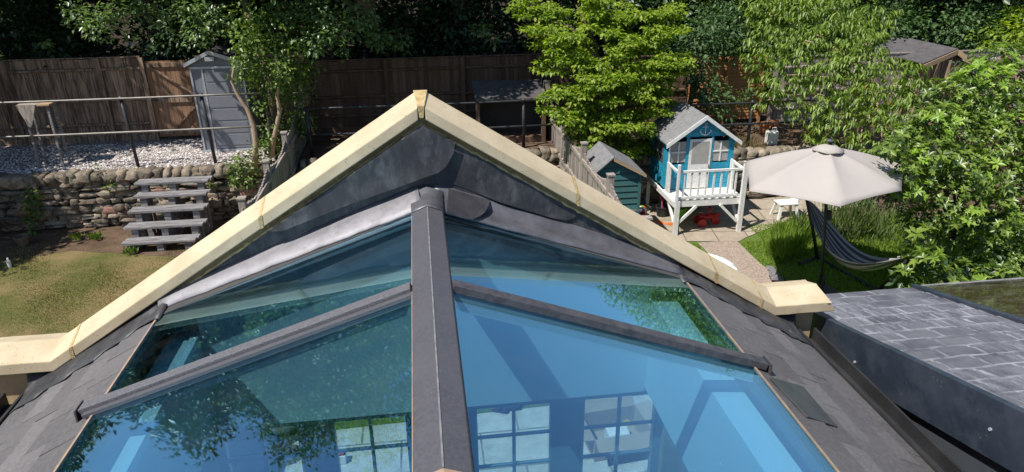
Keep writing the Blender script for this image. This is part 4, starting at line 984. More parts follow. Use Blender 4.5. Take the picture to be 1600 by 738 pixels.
for a, b in (((QX0+0.03, QY-0.05, 0.22), (QX0+0.4, QY-0.05, DZ-0.12)), ((QX1-0.03, QY-0.05, 0.22), (QX1-0.4, QY-0.05, DZ-0.12)), ((QX0, QY+0.0, 0.25), (QX0, QY+0.4, DZ-0.12)), ((QX1, QY+0.0, 0.25), (QX1, QY+0.4, DZ-0.12))):
    MB().bar(a, b, 0.05, 0.035, (0, 1, 0)).build('brace', 'white', PH)

# green shed
t = thing('garden_shed', 'small dark green boarded shed with felt roof beside the dividing fence', 'shed', (3.35, 11.5, 0), 'garden sheds')
gx0, gx1, gy0, gy1, gez, grz = 2.93, 3.78, 11.5, 12.4, 1.42, 1.74; gc = (gx0+gx1)/2-0.1
def gg(z):
    if z <= gez: return gx0, gx1
    k = min(0.98, (z-gez)/(grz-gez)); return gx0+(gc-gx0)*k, gx1-(gx1-gc)*k
mb = MB(); z = 0.05
while z < grz-0.03:
    a, b = gg(z); c, d = gg(min(z+0.1, grz-0.02)); zt = min(z+0.1, grz-0.02)
    mb.add([(a, gy0-0.02, z), (b, gy0-0.02, z), (d, gy0-0.006, zt), (c, gy0-0.006, zt), (a, gy0, z), (b, gy0, z), (d, gy0, zt), (c, gy0, zt)], [(0, 1, 2, 3), (4, 7, 6, 5), (0, 4, 5, 1), (3, 2, 6, 7), (0, 3, 7, 4), (1, 5, 6, 2)]); z += 0.115
for X in (gx0, gx1): mb.box(X-0.01, X+0.01, gy0+0.002, gy1, 0.05, gez)
mb.build('walls', 'green_paint', t)
MB().box(gx1-0.04, gx1+0.014, gy0-0.035, gy0-0.021, 0.05, gez).build('corner_board', 'green_paint', t)
MB().prism([(gc, grz), (gx0-0.1, gez-0.04), (gx0-0.1, gez-0.02), (gc, grz+0.025), (gx1+0.07, gez-0.0), (gx1+0.07, gez-0.02)], 'y', gy0-0.1, gy1+0.05).build('roof', 'felt', t)
MB().prism([(gc, grz-0.05), (gc, grz+0.005), (gx1+0.075, gez-0.005), (gx1+0.075, gez-0.06)], 'y', gy0-0.115, gy0-0.101).build('barge_board', 'wood_tan', t)
MB().bar((3.4, gy0-0.03, 0.72), (3.84, gy0-0.03, 0.72), 0.02, 0.03).build('hasp', 'wood_grey', t)

# grey plastic shed
t = thing('garden_shed', 'tall narrow grey plastic shed with pale trims beside the ivy tree', 'shed', (-4.0, 15.3, TZ), 'garden sheds')
s0 = aZ(325, 237, TZ); s1 = aZ(398, 237, TZ); sx0, sx1, sy = s0[0]-0.05, s1[0], 15.3; sez, srz = 2.98, 3.2; sc_ = (sx0+sx1)/2-0.08
MB().prism([(sx0, TZ), (sx1, TZ), (sx1, sez), (sc_, srz-0.03), (sx0, sez)], 'y', sy, sy+0.8).build('body', 'shed_grey', t)
mb = MB()
for sgn, X in ((-1, sx0), (1, sx1)): mb.prism([(sc_, srz), (X+sgn*0.07, sez-0.03), (X+sgn*0.07, sez-0.005), (sc_, srz+0.025)], 'y', sy-0.08, sy+0.85)
mb.build('roof', 'felt_dark', t)
mb = MB()
for sgn, X in ((-1, sx0), (1, sx1)): mb.prism([(sc_, srz-0.05), (X+sgn*0.075, sez-0.075), (X+sgn*0.075, sez+0.0), (sc_, srz+0.03)], 'y', sy-0.095, sy-0.081)
mb.build('barge_board', 'alu_pale', t)
MB().box(sc_-0.09, sc_+0.09, sy-0.1, sy-0.0955+0.0, 3.02, 3.1).build('vent', 'alu_pale', t)
for x in (sx0+0.015, sx0+0.24, sx1-0.015): MB().box(x-0.018, x+0.018, sy-0.02, sy-0.001, TZ+0.02, sez-0.13).build('trim', 'alu_pale', t)
MB().box(sx0, sx1, sy-0.02, sy-0.0005, sez-0.125, sez-0.08).build('trim', 'alu_pale', t)
d = MB().box(sx0+0.262, sx1-0.035, sy-0.012, sy-0.001, TZ+0.08, sez-0.13)
for k in range(6): d.box(sx0+0.30, sx1-0.07, sy-0.02, sy-0.0125, TZ+0.14+k*0.27, TZ+0.14+k*0.27+0.235)
d = d.build('door', 'shed_grey', t, bevel=0.004)
MB().box(sx0-0.02, sx1+0.02, sy-0.03, sy+0.01, TZ, TZ+0.05).build('base_trim', 'alu_pale', t)

# brown shed with dark felt roof, far right
t = thing('garden_shed', 'brown timber shed with dark felt roof between the trees', 'shed', (12.3, 15.8, TZ), 'garden sheds')
A = aY(1399, 57, 16.9); B = aY(1497, 78, 15.6); Cc = aY(1443, 101, 15.2); Dd = aY(1357, 82, 16.6); E2 = aY(1520, 95, 15.5)
yd = (Vector(B)-Vector(A)).normalized()
fu = MB(); fu.slab([A, B, Cc, Dd], 0.03); fu.build('roof', 'felt_dark', t)
Ap = Vector(A)+Vector((1.2, 0.1, -0.4)); fu = MB(); fu.slab([A, B, E2, Ap], 0.03); fu.build('roof', 'felt_dark', t)
mb = MB(); mb.bar(Vector(B)+Vector((0, -0.02, -0.05)), Vector(Cc)+Vector((0, -0.02, -0.06)), 0.02, 0.11, (0, 0, 1)); mb.build('barge_board', 'wood_tan', t)
mb = MB(); mb.bar(Vector(B)+Vector((0, -0.02, -0.05)), Vector(E2)+Vector((0, -0.02, -0.06)), 0.02, 0.11, (0, 0, 1)); mb.build('barge_board', 'wood_tan', t)
b_, c_, e_ = Vector(B), Vector(Cc), Vector(E2)
ins = 0.15; mb = MB()
w1 = c_.lerp(b_, 0.1)+Vector((0.05, ins, -0.1)); w2 = e_.lerp(b_, 0.1)+Vector((-0.05, ins, -0.1)); w0 = b_+Vector((0, ins, -0.1))
mb.add([w1, w0, w2, (w2.x, w2.y, TZ-0.1), (w1.x, w1.y, TZ-0.1)]+[p+Vector((-0.2, 1.3, 0)) for p in (w1, w0, w2, Vector((w2.x, w2.y, TZ-0.1)), Vector((w1.x, w1.y, TZ-0.1)))],
       [(0, 1, 2, 3, 4), (9, 8, 7, 6, 5), (0, 4, 9, 5), (2, 7, 8, 3)]); mb.build('walls', 'fence', t)
for f in (0.3, 0.6): q = w1.lerp(w2, f); MB().box(q.x-0.03, q.x+0.03, q.y-0.06, q.y-0.02, TZ, q.z+0.1).build('post', 'wood_tan', t)

# log store with felt top, middle terrace
t = thing('log_store', 'black lean-to store with glinting felt top by the shaded fence', 'store', (1.9, 15, TZ))
MB().add([(1.15, 14.85, 2.08), (2.7, 14.85, 2.05), (2.7, 15.75, 2.28), (1.15, 15.75, 2.3), (1.15, 14.85, 2.12), (2.7, 14.85, 2.09), (2.7, 15.75, 2.32), (1.15, 15.75, 2.34)], [(0, 1, 2, 3), (4, 7, 6, 5), (0, 4, 5, 1), (1, 5, 6, 2), (2, 6, 7, 3), (3, 7, 4, 0)]).build('roof', 'felt_dark', t)
for x in (1.2, 2.64): MB().box(x-0.04, x+0.04, 14.9, 14.98, TZ, 2.08).build('post', 'fence_shaded', t)
MB().box(1.2, 2.64, 15.6, 15.65, TZ, 2.2).build('back', 'dark_in', t); MB().box(1.2, 1.23, 14.98, 15.6, TZ, 2.08).box(2.61, 2.64, 14.98, 15.6, TZ, 2.05).build('side', 'dark_in', t)
MB().box(1.25, 2.6, 14.95, 15.55, TZ, TZ+0.12).build('floor', 'fence_shaded', t)

# ================================================================== UMBRELLA
UC = Vector((5.93, 9.22, 0)); HZ = 2.47
tips = [aZ(1163, 253, 2.0), aZ(1171, 299, 2.0), aZ(1312, 323, 2.0), aZ(1409, 298, 2.0), np.array([7.3, 9.45, 2.0]), np.array([6.5, 10.42, 2.0])]
UM = thing('garden_umbrella', 'open cream garden umbrella on a dark pole over the hammock', 'umbrella', tuple(UC))
hub = Vector((5.78, 9.15, HZ)); mb = MB(); nr, nsg = 10, 8; rows = []
for i in range(6):
    a, b = Vector(tips[i]), Vector(tips[(i+1) % 6])
    for s_ in range(nsg):
        f = s_/nsg; col = []
        for r_i in range(nr+1):
            k = r_i/nr
            e = a.lerp(b, f); p = hub.lerp(e, k)
            bil = 4*f*(1-f)
            p.z += 0.035*math.sin(math.pi*k)*(1-0.5*bil)-0.05*bil*k*(1-k)*2
            if r_i == nr: p = p+(hub-p).normalized()*0.02*bil
            col.append(p)
        rows.append(col)
ncol = len(rows)
for c in rows: mb.v += [tuple(p) for p in c]
for i in range(ncol):
    j = (i+1) % ncol
    for r_i in range(nr): mb.f.append((i*(nr+1)+r_i, i*(nr+1)+r_i+1, j*(nr+1)+r_i+1, j*(nr+1)+r_i))
o = mb.build('canopy', 'fabric', UM, smooth=True); s = o.modifiers.new('solid', 'SOLIDIFY'); s.thickness = 0.004
# vent cap
mb = MB(); n = 24
for rr, dz in ((0.02, 0.025), (0.12, 0.0), (0.22, -0.048)):
    for j in range(n):
        a = 2*math.pi*j/n; mb.v.append((hub.x+rr*math.cos(a), hub.y+rr*math.sin(a), hub.z+dz-(0.006*math.cos(6*a) if rr > 0.2 else 0)))
for i in range(2):
    for j in range(n): mb.f.append((i*n+j, i*n+(j+1) % n, (i+1)*n+(j+1) % n, (i+1)*n+j))
mb.f.append(tuple(range(n))); o = mb.build('vent', 'fabric', UM, smooth=True); o.modifiers.new('solid', 'SOLIDIFY').thickness = 0.004
MB().lathe([(0.045, 0.07), (0.05, 0.085), (0.03, 0.1)], tuple(hub), 14).build('finial', 'alu', UM)
for tp_ in tips:
    e = Vector(tp_); q = [hub.lerp(e, k/6)+Vector((0, 0, 0.035*math.sin(math.pi*k/6)-0.02)) for k in range(7)]
    MB().tube(q, 0.008, 5).build('rib', 'iron', UM)
MB().tube([(UC.x+0.22, UC.y+0.06, 0.0), (hub.x+0.02, hub.y, HZ+0.05)], 0.024, 10).build('pole', 'iron', UM, smooth=True)
MB().tube([(UC.x+0.12, UC.y+0.03, 1.28), (UC.x+0.10, UC.y+0.02, 1.42)], 0.04, 10).build('crank', 'iron', UM)
MB().lathe([(0.25, 0), (0.25, 0.05), (0.05, 0.09), (0.04, 0.3)], (UC.x+0.22, UC.y+0.06, 0), 20).build('base', 'iron', UM)

# ================================================================== HAMMOCK
HM = thing('hammock_stand', 'black metal hammock stand on the grass under the umbrella', 'stand', (6.6, 9.8, 0))
Aa = Vector(aZ(1264, 316, 1.2)); Bb = Vector(aZ(1412, 404, 1.0)); fa_ = Vector(aZ(1277, 405, 0)); fb_ = Vector(aZ(1372, 458, 0))
MB().tube([Aa+Vector((-0.02, 0.05, 0.05)), Aa.lerp(fa_, 0.6), fa_], 0.03, 8).build('arm', 'iron', HM, smooth=True)
Be = Vector(aZ(1426, 398, 1.05)); MB().tube([Be, Be.lerp(fb_, 0.6), fb_+Vector((0, 0, 0.05))], 0.03, 8).build('arm', 'iron', HM, smooth=True)
MB().tube([fa_+Vector((0, 0, 0.04)), fb_+Vector((0, 0, 0.04))], 0.03, 8).build('base_tube', 'iron', HM, smooth=True)
for f in (fa_, fb_): MB().tube([f+Vector((-0.45, -0.2, 0.035)), f+Vector((0.45, 0.2, 0.035))], 0.028, 8).build('foot', 'iron', HM)
mb = MB(); nu, nv = 36, 14; wv = []
side = (Bb-Aa).cross(Vector((0, 0, 1))).normalized()
for i in range(nu+1):
    k = i/nu; c = Aa.lerp(Bb, k); c.z -= 0.62*math.sin(math.pi*k)**0.9
    wid = 0.03+0.42*math.sin(math.pi*min(1, max(0, k)))**0.7
    for j in range(nv+1):
        q = j/nv-0.5; wv.append(c+side*(q*2*wid*0.55)+Vector((0, 0, 0.9*wid*q*q*2+0.012*math.sin(j*2.4+i*0.3))))
mb.v = [tuple(p) for p in wv]
for i in range(nu):
    for j in range(nv): mb.f.append((i*(nv+1)+j, i*(nv+1)+j+1, (i+1)*(nv+1)+j+1, (i+1)*(nv+1)+j))
o = mb.build('hammock', 'hammock', origin=tuple(Aa), smooth=True); tag(o, 'grey and white striped hammock slung on the black stand', 'hammock')
uvl = o.data.uv_layers.new(name='UVMap')
for p in o.data.polygons:
    for li in p.loop_indices:
        vi = o.data.loops[li].vertex_index; uvl.data[li].uv = ((vi//(nv+1))/nu, (vi % (nv+1))/nv)
o.modifiers.new('solid', 'SOLIDIFY').thickness = 0.006
mb = MB()
for k in range(7): mb.tube([Bb.lerp(Aa, 0.03)+side*(k-3)*0.02, Be+Vector((0, 0, 0.0))], 0.006, 4)
mb.build('cords', 'white', o)

# ================================================================== SMALL THINGS
def simple(o, label, cat, group=None): return tag(o, label, cat, group)
# ball with coloured wedges
p = aZ(1002, 338, 0); t = thing('ball', 'multicoloured beach ball beside the green shed', 'ball', (p[0], p[1], 0)); r = 0.115
for g_, mm in enumerate(('orange_plastic', 'green_plastic', 'white_plastic', 'blue_plastic', 'red_plastic', 'white_plastic')):
    mb = MB(); base = 0; R3 = Matrix.Rotation(0.6, 3, 'X'); pts = []
    for i in range(9):
        th_ = math.pi*i/8
        for j in range(4):
            a = (g_+j/3)*math.pi/3; pts.append(Vector((p[0], p[1], r))+R3 @ Vector((r*math.sin(th_)*math.cos(a), r*math.sin(th_)*math.sin(a), r*math.cos(th_))))
    mb.add(pts, [(i*4+j, i*4+j+1, (i+1)*4+j+1, (i+1)*4+j) for i in range(8) for j in range(3)]); mb.build('wedge', mm, t, smooth=True)
# toy spade with pink handle leaning in black tub
p = aZ(1034, 338, 0); t = thing('plant_pot', 'black tub under the playhouse with a pink handle in it', 'pot', (p[0], p[1], 0))
MB().lathe([(0.10, 0), (0.13, 0.2), (0.14, 0.2), (0.14, 0.22), (0.12, 0.22), (0.11, 0.05)], (p[0], p[1], 0), 16).build('tub', 'black_plastic', t)
t = thing('toy_spade', 'pink handled toy spade standing in the black tub', 'toy', (p[0], p[1], 0.06))
MB().tube([(p[0], p[1], 0.06), (p[0]-0.02, p[1], 0.36)], 0.012).build('shaft', 'pink_plastic', t)
MB().tube([(p[0]-0.02, p[1], 0.34), (p[0]-0.075, p[1], 0.43), (p[0]+0.045, p[1], 0.43), (p[0]-0.02, p[1], 0.34)], 0.013).build('grip', 'pink_plastic', t)
p = aZ(1052, 348, 0); p = aZ(1060, 345, 0); t = thing('bucket', 'lime green toy bucket behind the white stilt', 'bucket', (p[0], p[1], 0))
MB().lathe([(0.1, 0), (0.14, 0.27), (0.155, 0.27), (0.155, 0.29), (0.13, 0.29), (0.1, 0.03)], (p[0], p[1], 0), 18).build('pail', 'green_plastic', t)
MB().tube([(p[0]+0.14*math.cos(a), p[1], 0.27+0.1*math.sin(a)) for a in [math.pi*k/8 for k in range(9)]], 0.006).build('handle', 'white_plastic', t)
for k, (qx, qy, lb) in enumerate(((1023, 348, 'orange toy rake lying nearer the beach ball'), (1041, 351, 'orange toy spade lying beside the white stilt'))):
    p = aZ(qx, qy, 0.012); mb = MB(); mb.tube([(p[0]-0.14, p[1]+0.05, 0.02), (p[0]+0.04, p[1], 0.02)], 0.014); mb.prism([(p[0]+0.03, p[1]-0.05), (p[0]+0.16, p[1]-0.07), (p[0]+0.17, p[1]+0.03), (p[0]+0.04, p[1]+0.05)], 'z', 0.013, 0.028)
    tag(mb.build('toy_spade', 'orange_plastic', origin=(p[0], p[1], 0)), lb, 'toy', 'orange sand toys')
# red ride-on
p = aZ(1106, 352, 0); t = thing('toy_tricycle', 'red toy tricycle in the shade beneath the playhouse deck', 'toy', (p[0], p[1], 0))
mb = MB(); mb.tube([(p[0]-0.2, p[1], 0.2), (p[0]-0.05, p[1], 0.17), (p[0]+0.1, p[1], 0.2), (p[0]+0.24, p[1], 0.22)], [0.07, 0.05, 0.06, 0.03]); mb.tube([(p[0]-0.03, p[1], 0.2), (p[0]-0.0, p[1], 0.38)], 0.02); mb.build('frame', 'red_plastic', t, smooth=True)
MB().tube([(p[0], p[1]-0.1, 0.38), (p[0], p[1]+0.1, 0.38)], 0.018).build('handlebar', 'red_plastic', t)
for dx, dy in ((-0.17, -0.1), (-0.17, 0.1), (0.15, 0.0)): MB().tube([(p[0]+dx, p[1]+dy-0.02, 0.09), (p[0]+dx, p[1]+dy+0.02, 0.09)], 0.09, 16).build('wheel', 'red_plastic', t)
# white stool
p = aZ(1222, 344, 0); t = thing('stool', 'small white plastic stool on the paving behind the umbrella', 'stool', (p[0]+0.1, p[1], 0))
q = (p[0]+0.12, p[1]+0.15); MB().box(q[0]-0.2, q[0]+0.2, q[1]-0.15, q[1]+0.15, 0.3, 0.335).build('seat', 'white_plastic', t, bevel=0.012)
for a in (-1, 1):
    for b in (-1, 1): MB().bar((q[0]+a*0.21, q[1]+b*0.16, 0), (q[0]+a*0.15, q[1]+b*0.11, 0.3), 0.05, 0.04, (0, 1, 0)).build('leg', 'white_plastic', t)
MB().box(q[0]+0.16, q[0]+0.19, q[1]-0.14, q[1]+0.14, 0.335, 0.6).build('backrest', 'white_plastic', t, bevel=0.008)
# paddling pool
p = aZ(1088, 438, 0); t = thing('paddling_pool', 'blue and white paddling pool edge showing past the right coping', 'paddling pool', (p[0], p[1], 0))
for z, rr, mm in ((0.07, 0.62, 'blue_plastic'), (0.18, 0.6, 'white_plastic')):
    MB().tube([(p[0]+rr*math.cos(a), p[1]+rr*math.sin(a), z) for a in [2*math.pi*k/28 for k in range(29)]], 0.07, 10).build('ring', mm, t, smooth=True)
MB().lathe([(0.58, 0.012), (0.58, 0.03)], (p[0], p[1], 0), 28).build('base', 'blue_plastic', t)
# folded chair by the path end
p = aZ(1212, 441, 0); t = thing('folding_stool', 'small folded grey stool lying by the path end', 'stool', (p[0], p[1], 0))
MB().slab([(p[0]-0.12, p[1]-0.1, 0.1), (p[0]+0.1, p[1]-0.06, 0.05), (p[0]+0.02, p[1]+0.2, 0.2), (p[0]-0.12, p[1]+0.16, 0.24)], 0.02).build('seat', 'wood_grey', t)
MB().tube([(p[0]-0.12, p[1]-0.1, 0.01), (p[0]+0.1, p[1]+0.15, 0.22), (p[0]+0.14, p[1]-0.1, 0.01)], 0.012).build('legs', 'iron', t)
# pots and canister on the right terrace
for k, (qx, qy, lb) in enumerate(((1193, 209, 'terracotta pot left of the white canister, on the terrace'), (1208, 206, 'terracotta pot behind the white canister, nearer the peach tree'))):
    p = aZ(qx, qy, TZ-0.1); tag(MB().lathe([(0.07, 0), (0.115, 0.2), (0.13, 0.2), (0.13, 0.25), (0.11, 0.25), (0.1, 0.1)], (p[0], p[1], TZ-0.1), 16).build('plant_pot', 'terracotta', origin=(p[0], p[1], TZ-0.1), smooth=False), lb, 'pot', 'terracotta pots on the terrace')
p = aZ(1204, 226, TZ-0.1); t = thing('canister', 'white plastic canister standing near the terracotta pots', 'canister', (p[0], p[1], TZ-0.1)); z = TZ-0.1
MB().box(p[0]-0.12, p[0]+0.12, p[1]-0.1, p[1]+0.1, z, z+0.32).build('body', 'white_plastic', t, bevel=0.04, seg=3)
MB().lathe([(0.03, 0.32), (0.03, 0.37)], (p[0]-0.05, p[1], z), 12).build('cap', 'black_plastic', t)
MB().tube([(p[0]-0.02, p[1], z+0.3), (p[0], p[1], z+0.38), (p[0]+0.08, p[1], z+0.38), (p[0]+0.1, p[1], z+0.3)], 0.012).build('handle', 'white_plastic', t)
# pot on the left soil
p = aZ(38, 384, 0); t = thing('plant_pot', 'small brown plastic pot on bare soil below the stone wall', 'pot', (p[0], p[1], 0))
MB().lathe([(0.08, 0), (0.12, 0.17), (0.135, 0.17), (0.135, 0.2), (0.115, 0.2), (0.1, 0.12)], (p[0], p[1], 0), 18).build('pot', 'bark', t); MB().lathe([(0.1, 0.12), (0.1, 0.13)], (p[0], p[1], 0), 14).build('soil', 'soil', t)
p = aZ(16, 418, 0); t = tag(MB().lathe([(0.03, 0), (0.035, 0.12), (0.015, 0.16), (0.015, 0.18)], (p[0], p[1], 0), 12).build('bottle', 'white_plastic', origin=(p[0], p[1], 0)), 'small white bottle standing on the shaded soil at the left', 'bottle')
# hanging tray with cloth on left railing
a = aY(22, 166, 14.55); b = aY(76, 172, 14.55); t = thing('plank_table', 'tan plank table with drooping grey cloth behind the left rails', 'table', (float(a[0]+b[0])/2, 14.8, TZ))
MB().box(a[0]+0.02, b[0], 14.6, 15.0, a[2]-0.03, a[2]).build('table_top', 'wood_tan', t)
for x in (a[0]+0.1, b[0]-0.06):
    for y in (14.66, 14.94): MB().box(x-0.02, x+0.02, y-0.02, y+0.02, TZ, a[2]-0.031).build('leg', 'wood_grey', t)
MB().add([(a[0], 14.585, a[2]+0.004), (a[0]+0.36, 14.585, a[2]+0.004), (a[0]+0.2, 14.57, a[2]-0.42), (a[0]+0.16, 14.57, a[2]-0.44), (a[0], 14.97, a[2]+0.004), (a[0]+0.36, 14.97, a[2]+0.004)], [(0, 1, 2, 3), (0, 4, 5, 1)]).build('cloth', 'fence_grey', t)
# patio things seen through the doors
p = aZ(965, 712, 0); t = thing('cardboard_box', 'open cardboard box on the patio beyond the glazed doors', 'box', (p[0], p[1], 0)); cx, cy = p[0]+0.02, p[1]+0.2
Mb = Matrix.Translation((cx, cy, 0)) @ Matrix.Rotation(R_(6), 4, 'Z'); mb = MB(); w_, d_, h_ = 0.33, 0.24, 0.3
mb.box(-w_, w_, -d_, d_, 0.012, 0.02, Mb)
for q in ((-w_, w_, -d_, -d_+0.006), (-w_, w_, d_-0.006, d_), (-w_, -w_+0.006, -d_+0.007, d_-0.007), (w_-0.006, w_, -d_+0.007, d_-0.007)): mb.box(*q, 0.021, h_, Mb)
mb.build('body', 'card', t)
fl_ = MB(); 
def F4(pts): fl_.slab([tuple(Mb @ Vector(q)) for q in pts], 0.005)
F4([(-w_, d_, h_), (w_, d_, h_), (w_-0.02, d_+0.14, h_+0.16), (-w_+0.02, d_+0.14, h_+0.16)]); F4([(w_, -d_, h_), (w_, d_, h_), (w_+0.17, d_, h_+0.04), (w_+0.17, -d_, h_+0.04)])
F4([(-w_, -d_, h_), (w_, -d_, h_), (w_, -d_-0.16, h_-0.08), (-w_, -d_-0.16, h_-0.08)]); F4([(-w_, -d_, h_), (-w_, d_, h_), (-w_-0.15, d_, h_+0.02), (-w_-0.15, -d_, h_+0.02)])
fl_.build('flaps', 'card', t)
tag(MB().box(cx-0.1, cx+0.15, cy-0.1, cy+0.1, 0.021, 0.2).build('packing_foam', 'white_plastic', origin=(cx, cy, 0.02), bevel=0.02), 'white packing foam lying inside the cardboard box', 'packaging')
p = aZ(966, 640, 0); mb = MB(); q = [(p[0]+0.0, p[1]-0.35+0.07*k, 0.06+0.0*k) for k in range(10)]
mb.tube(sum([[tuple(a_), (a_[0], a_[1]+0.035, a_[2])] for a_ in q], []), [0.055, 0.045]*10, 12); tag(mb.build('toy_tube', 'yellow_plastic', origin=(p[0], p[1], 0)), 'ribbed yellow toy tube lying across the grass edge', 'toy')
p = aZ(776, 640, 0); mb = MB()
for k in range(9): a = k*0.7; mb.tube([(p[0]+0.1*math.cos(a)*k/9, p[1]+0.05*math.sin(a), 0.02), (p[0]+0.16+0.13*math.sin(a*1.7), p[1]+0.1*math.cos(a), 0.08+0.03*math.sin(a*3))], [0.03, 0.045], 6)
t = thing('clothes_heap', 'crumpled navy cloth and pink toy on the grass', 'clothes', (p[0], p[1], 0)); mb.build('cloth', 'navy', t, smooth=True)
MB().lathe([(0.02, 0.03), (0.07, 0.06), (0.07, 0.1), (0.02, 0.14)], (p[0]-0.02, p[1], 0), 12).build('pink_toy', 'pink_plastic', t, smooth=True)
p = aZ(905, 655, 0); tag(MB().box(p[0]-0.1, p[0]+0.08, p[1]-0.06, p[1]+0.1, 0.006, 0.09, ).build('brick_block', 'curtain', origin=(p[0], p[1], 0), bevel=0.01), 'pale block resting on the grass edge near the doors', 'block')
p = aZ(534, 722, 0.0); t = thing('carton', 'small white carton with a red lid on the patio', 'carton', (p[0], p[1], 0))
MB().box(p[0]-0.055, p[0]+0.055, p[1]-0.05, p[1]+0.05, 0.006, 0.11).build('body', 'white_plastic', t, bevel=0.006); MB().box(p[0]-0.04, p[0]+0.04, p[1]-0.035, p[1]+0.035, 0.1105, 0.14).build('lid', 'red_plastic', t, bevel=0.006)
p = aZ(452, 712, 0); t = thing('patio_stool', 'round grey metal stool on the patio seen through the left pane', 'stool', (p[0], p[1], 0))
MB().lathe([(0.15, 0.42), (0.16, 0.44), (0.15, 0.46)], (p[0], p[1], 0), 18).build('seat', 'alu', t); MB().tube([(p[0], p[1], 0.02), (p[0], p[1], 0.42)], 0.03).build('leg', 'alu', t); MB().lathe([(0.17, 0.006), (0.15, 0.03)], (p[0], p[1], 0), 18).build('foot', 'alu', t)
# old brick wall at right
p0 = aY(1562, 92, 14); mb = MB(); z = TZ-0.1; k = 0
while z < p0[2]+0.02:
    x = p0[0]-(0.11 if k % 2 else 0)
    while x < p0[0]+3: mb.box(x, x+0.212, 14.0, 14.1, z, z+0.062); x += 0.222
    z += 0.072; k += 1
t = thing('brick_wall', 'old red brick wall showing above the right hand bush', 'wall', (float(p0[0])+1, 14, 1.0)); mb.build('bricks', 'brick_red', t)
MB().box(p0[0]-0.1, p0[0]+3.05, 14.012, 14.2, TZ-0.1, p0[2]).build('mortar_core', 'curtain', t)

# ================================================================== TREES AND PLANTS
def C(px_, py_, Y, rpx, flat=1.0, ydeep=1.0):
    p = aY(px_, py_, Y); r = pxr(px_, py_, Y, rpx); return (p[0], p[1], p[2], r, r*ydeep, r*flat)
def plant(name, label, cat, base, group=None): return thing(name, label, cat, base, group)
# bright maple: flat layered pads
base = (3.75, 14.2, 1.0); t = plant('maple_tree', 'bright lime green maple with layered branches beside the playhouse', 'tree', base)
pads = [(815, 12, 14.2, 30), (850, 28, 14.0, 38), (900, 8, 14.3, 45), (870, 60, 13.6, 42), (930, 40, 14.0, 42), (985, 22, 14.4, 48), (1040, 18, 14.4, 34), (1035, 52, 13.9, 40), (975, 72, 13.5, 42), (905, 92, 13.4, 40),
        (860, 100, 13.8, 24), (940, 112, 13.2, 42), (1005, 92, 13.7, 46), (1050, 100, 13.9, 34), (880, 140, 13.2, 38), (925, 152, 13.0, 40), (975, 142, 13.2, 36), (1030, 140, 13.5, 34), (1065, 92, 13.7, 24), (985, 110, 13.3, 34),
        (885, 172, 12.9, 26), (905, 190, 12.9, 36), (965, 185, 12.9, 40), (990, 200, 13.0, 30), (1010, 168, 13.5, 34), (1045, 165, 13.9, 28), (855, 172, 13.0, 18), (925, 215, 13.0, 36), (965, 225, 13.2, 32), (995, 228, 13.6, 26), (915, 232, 12.7, 16), (1010, 60, 13.9, 42), (950, 12, 14.6, 44), (1000, 130, 14.2, 60), (940, 180, 14.2, 50), (900, 60, 14.8, 60), (1020, 215, 14.0, 25)]
cl = [C(a, b, y, r, 0.33) for a, b, y, r in pads]; cl2 = []
for c in cl:
    for k in range(10):
        f = random.uniform(0.28, 0.55); cl2.append((c[0]+random.uniform(-0.8, 0.8)*c[3], c[1]+random.uniform(-.8, .8)*c[3], c[2]+random.uniform(-0.45, 0.3)*c[3], c[3]*f, c[4]*f, c[5]*f*0.9))
leaf_mesh('foliage', *clump_leaves(cl2, 460, 0.085, 0.62, 'layer'), LEAF['acer'], t)
limbs('trunk', base, [c[:3] for c in cl[::2]], 0.09, 'bark', t, top=(4.0, 14.1, 2.6))
# low dark shrub behind/beside playhouse
t = plant('shrub', 'dark leafy shrub crowding the fence right of the maple', 'shrub', (6.0, 15.0, 1.0), 'shrubs along the terrace')
cl = [C(1085, 60, 15.2, 30), (*C(1110, 50, 15.6, 42)[:6],), C(1140, 45, 16.0, 38), C(1085, 110, 15.0, 30), C(1105, 70, 15.5, 34), C(1120, 150, 15.0, 30), C(1098, 145, 14.8, 34), C(1130, 175, 15.0, 24), C(1160, 155, 15.2, 18), C(1090, 185, 14.6, 30), C(1130, 20, 16.2, 40), C(1145, 85, 16.0, 14), C(1172, 150, 15.0, 12)]
leaf_mesh('foliage', *clump_leaves(cl, 110, 0.11, 0.55), LEAF['sycamore'], t); limbs('trunk', (6.0, 15.2, 1.0), [c[:3] for c in cl[:8]], 0.07, 'bark', t, top=(6.1, 15.3, 2.2))
# peach
base = (9.3, 13.9, 1.0); t = plant('peach_tree', 'spreading peach tree with long drooping leaves above the umbrella', 'tree', base)
cl = []
spots = [(1195, 20, 14.8, 34), (1245, 15, 14.8, 40), (1300, 12, 14.8, 38), (1200, 70, 14.3, 36), (1250, 62, 14.2, 40), (1305, 55, 14.0, 42), (1350, 60, 14.2, 30), (1185, 110, 14.2, 22), (1225, 118, 13.8, 40), (1285, 112, 13.6, 40), (1335, 105, 13.4, 36), (1375, 95, 13.6, 26),
         (1195, 158, 13.8, 16), (1245, 165, 13.5, 22), (1290, 160, 13.2, 32), (1340, 150, 13.0, 36), (1385, 140, 13.0, 34), (1420, 120, 13.0, 30), (1265, 200, 13.2, 22), (1315, 188, 12.8, 24), (1360, 192, 12.6, 34), (1405, 178, 12.6, 34), (1430, 150, 12.8, 26), (1285, 222, 12.8, 18), (1230, 40, 14.6, 38), (1365, 30, 15.0, 36), (1330, 78, 14.0, 32), (1215, 150, 13.8, 14), (1380, 225, 12.2, 26), (1415, 220, 12.0, 26), (1345, 222, 12.4, 16)]
cl = [C(a, b, y, r, 0.85) for a, b, y, r in spots]
leaf_mesh('foliage', *drooping_bunches(cl, 26, 0.14, 0.27, 9), LEAF['peach'], t)
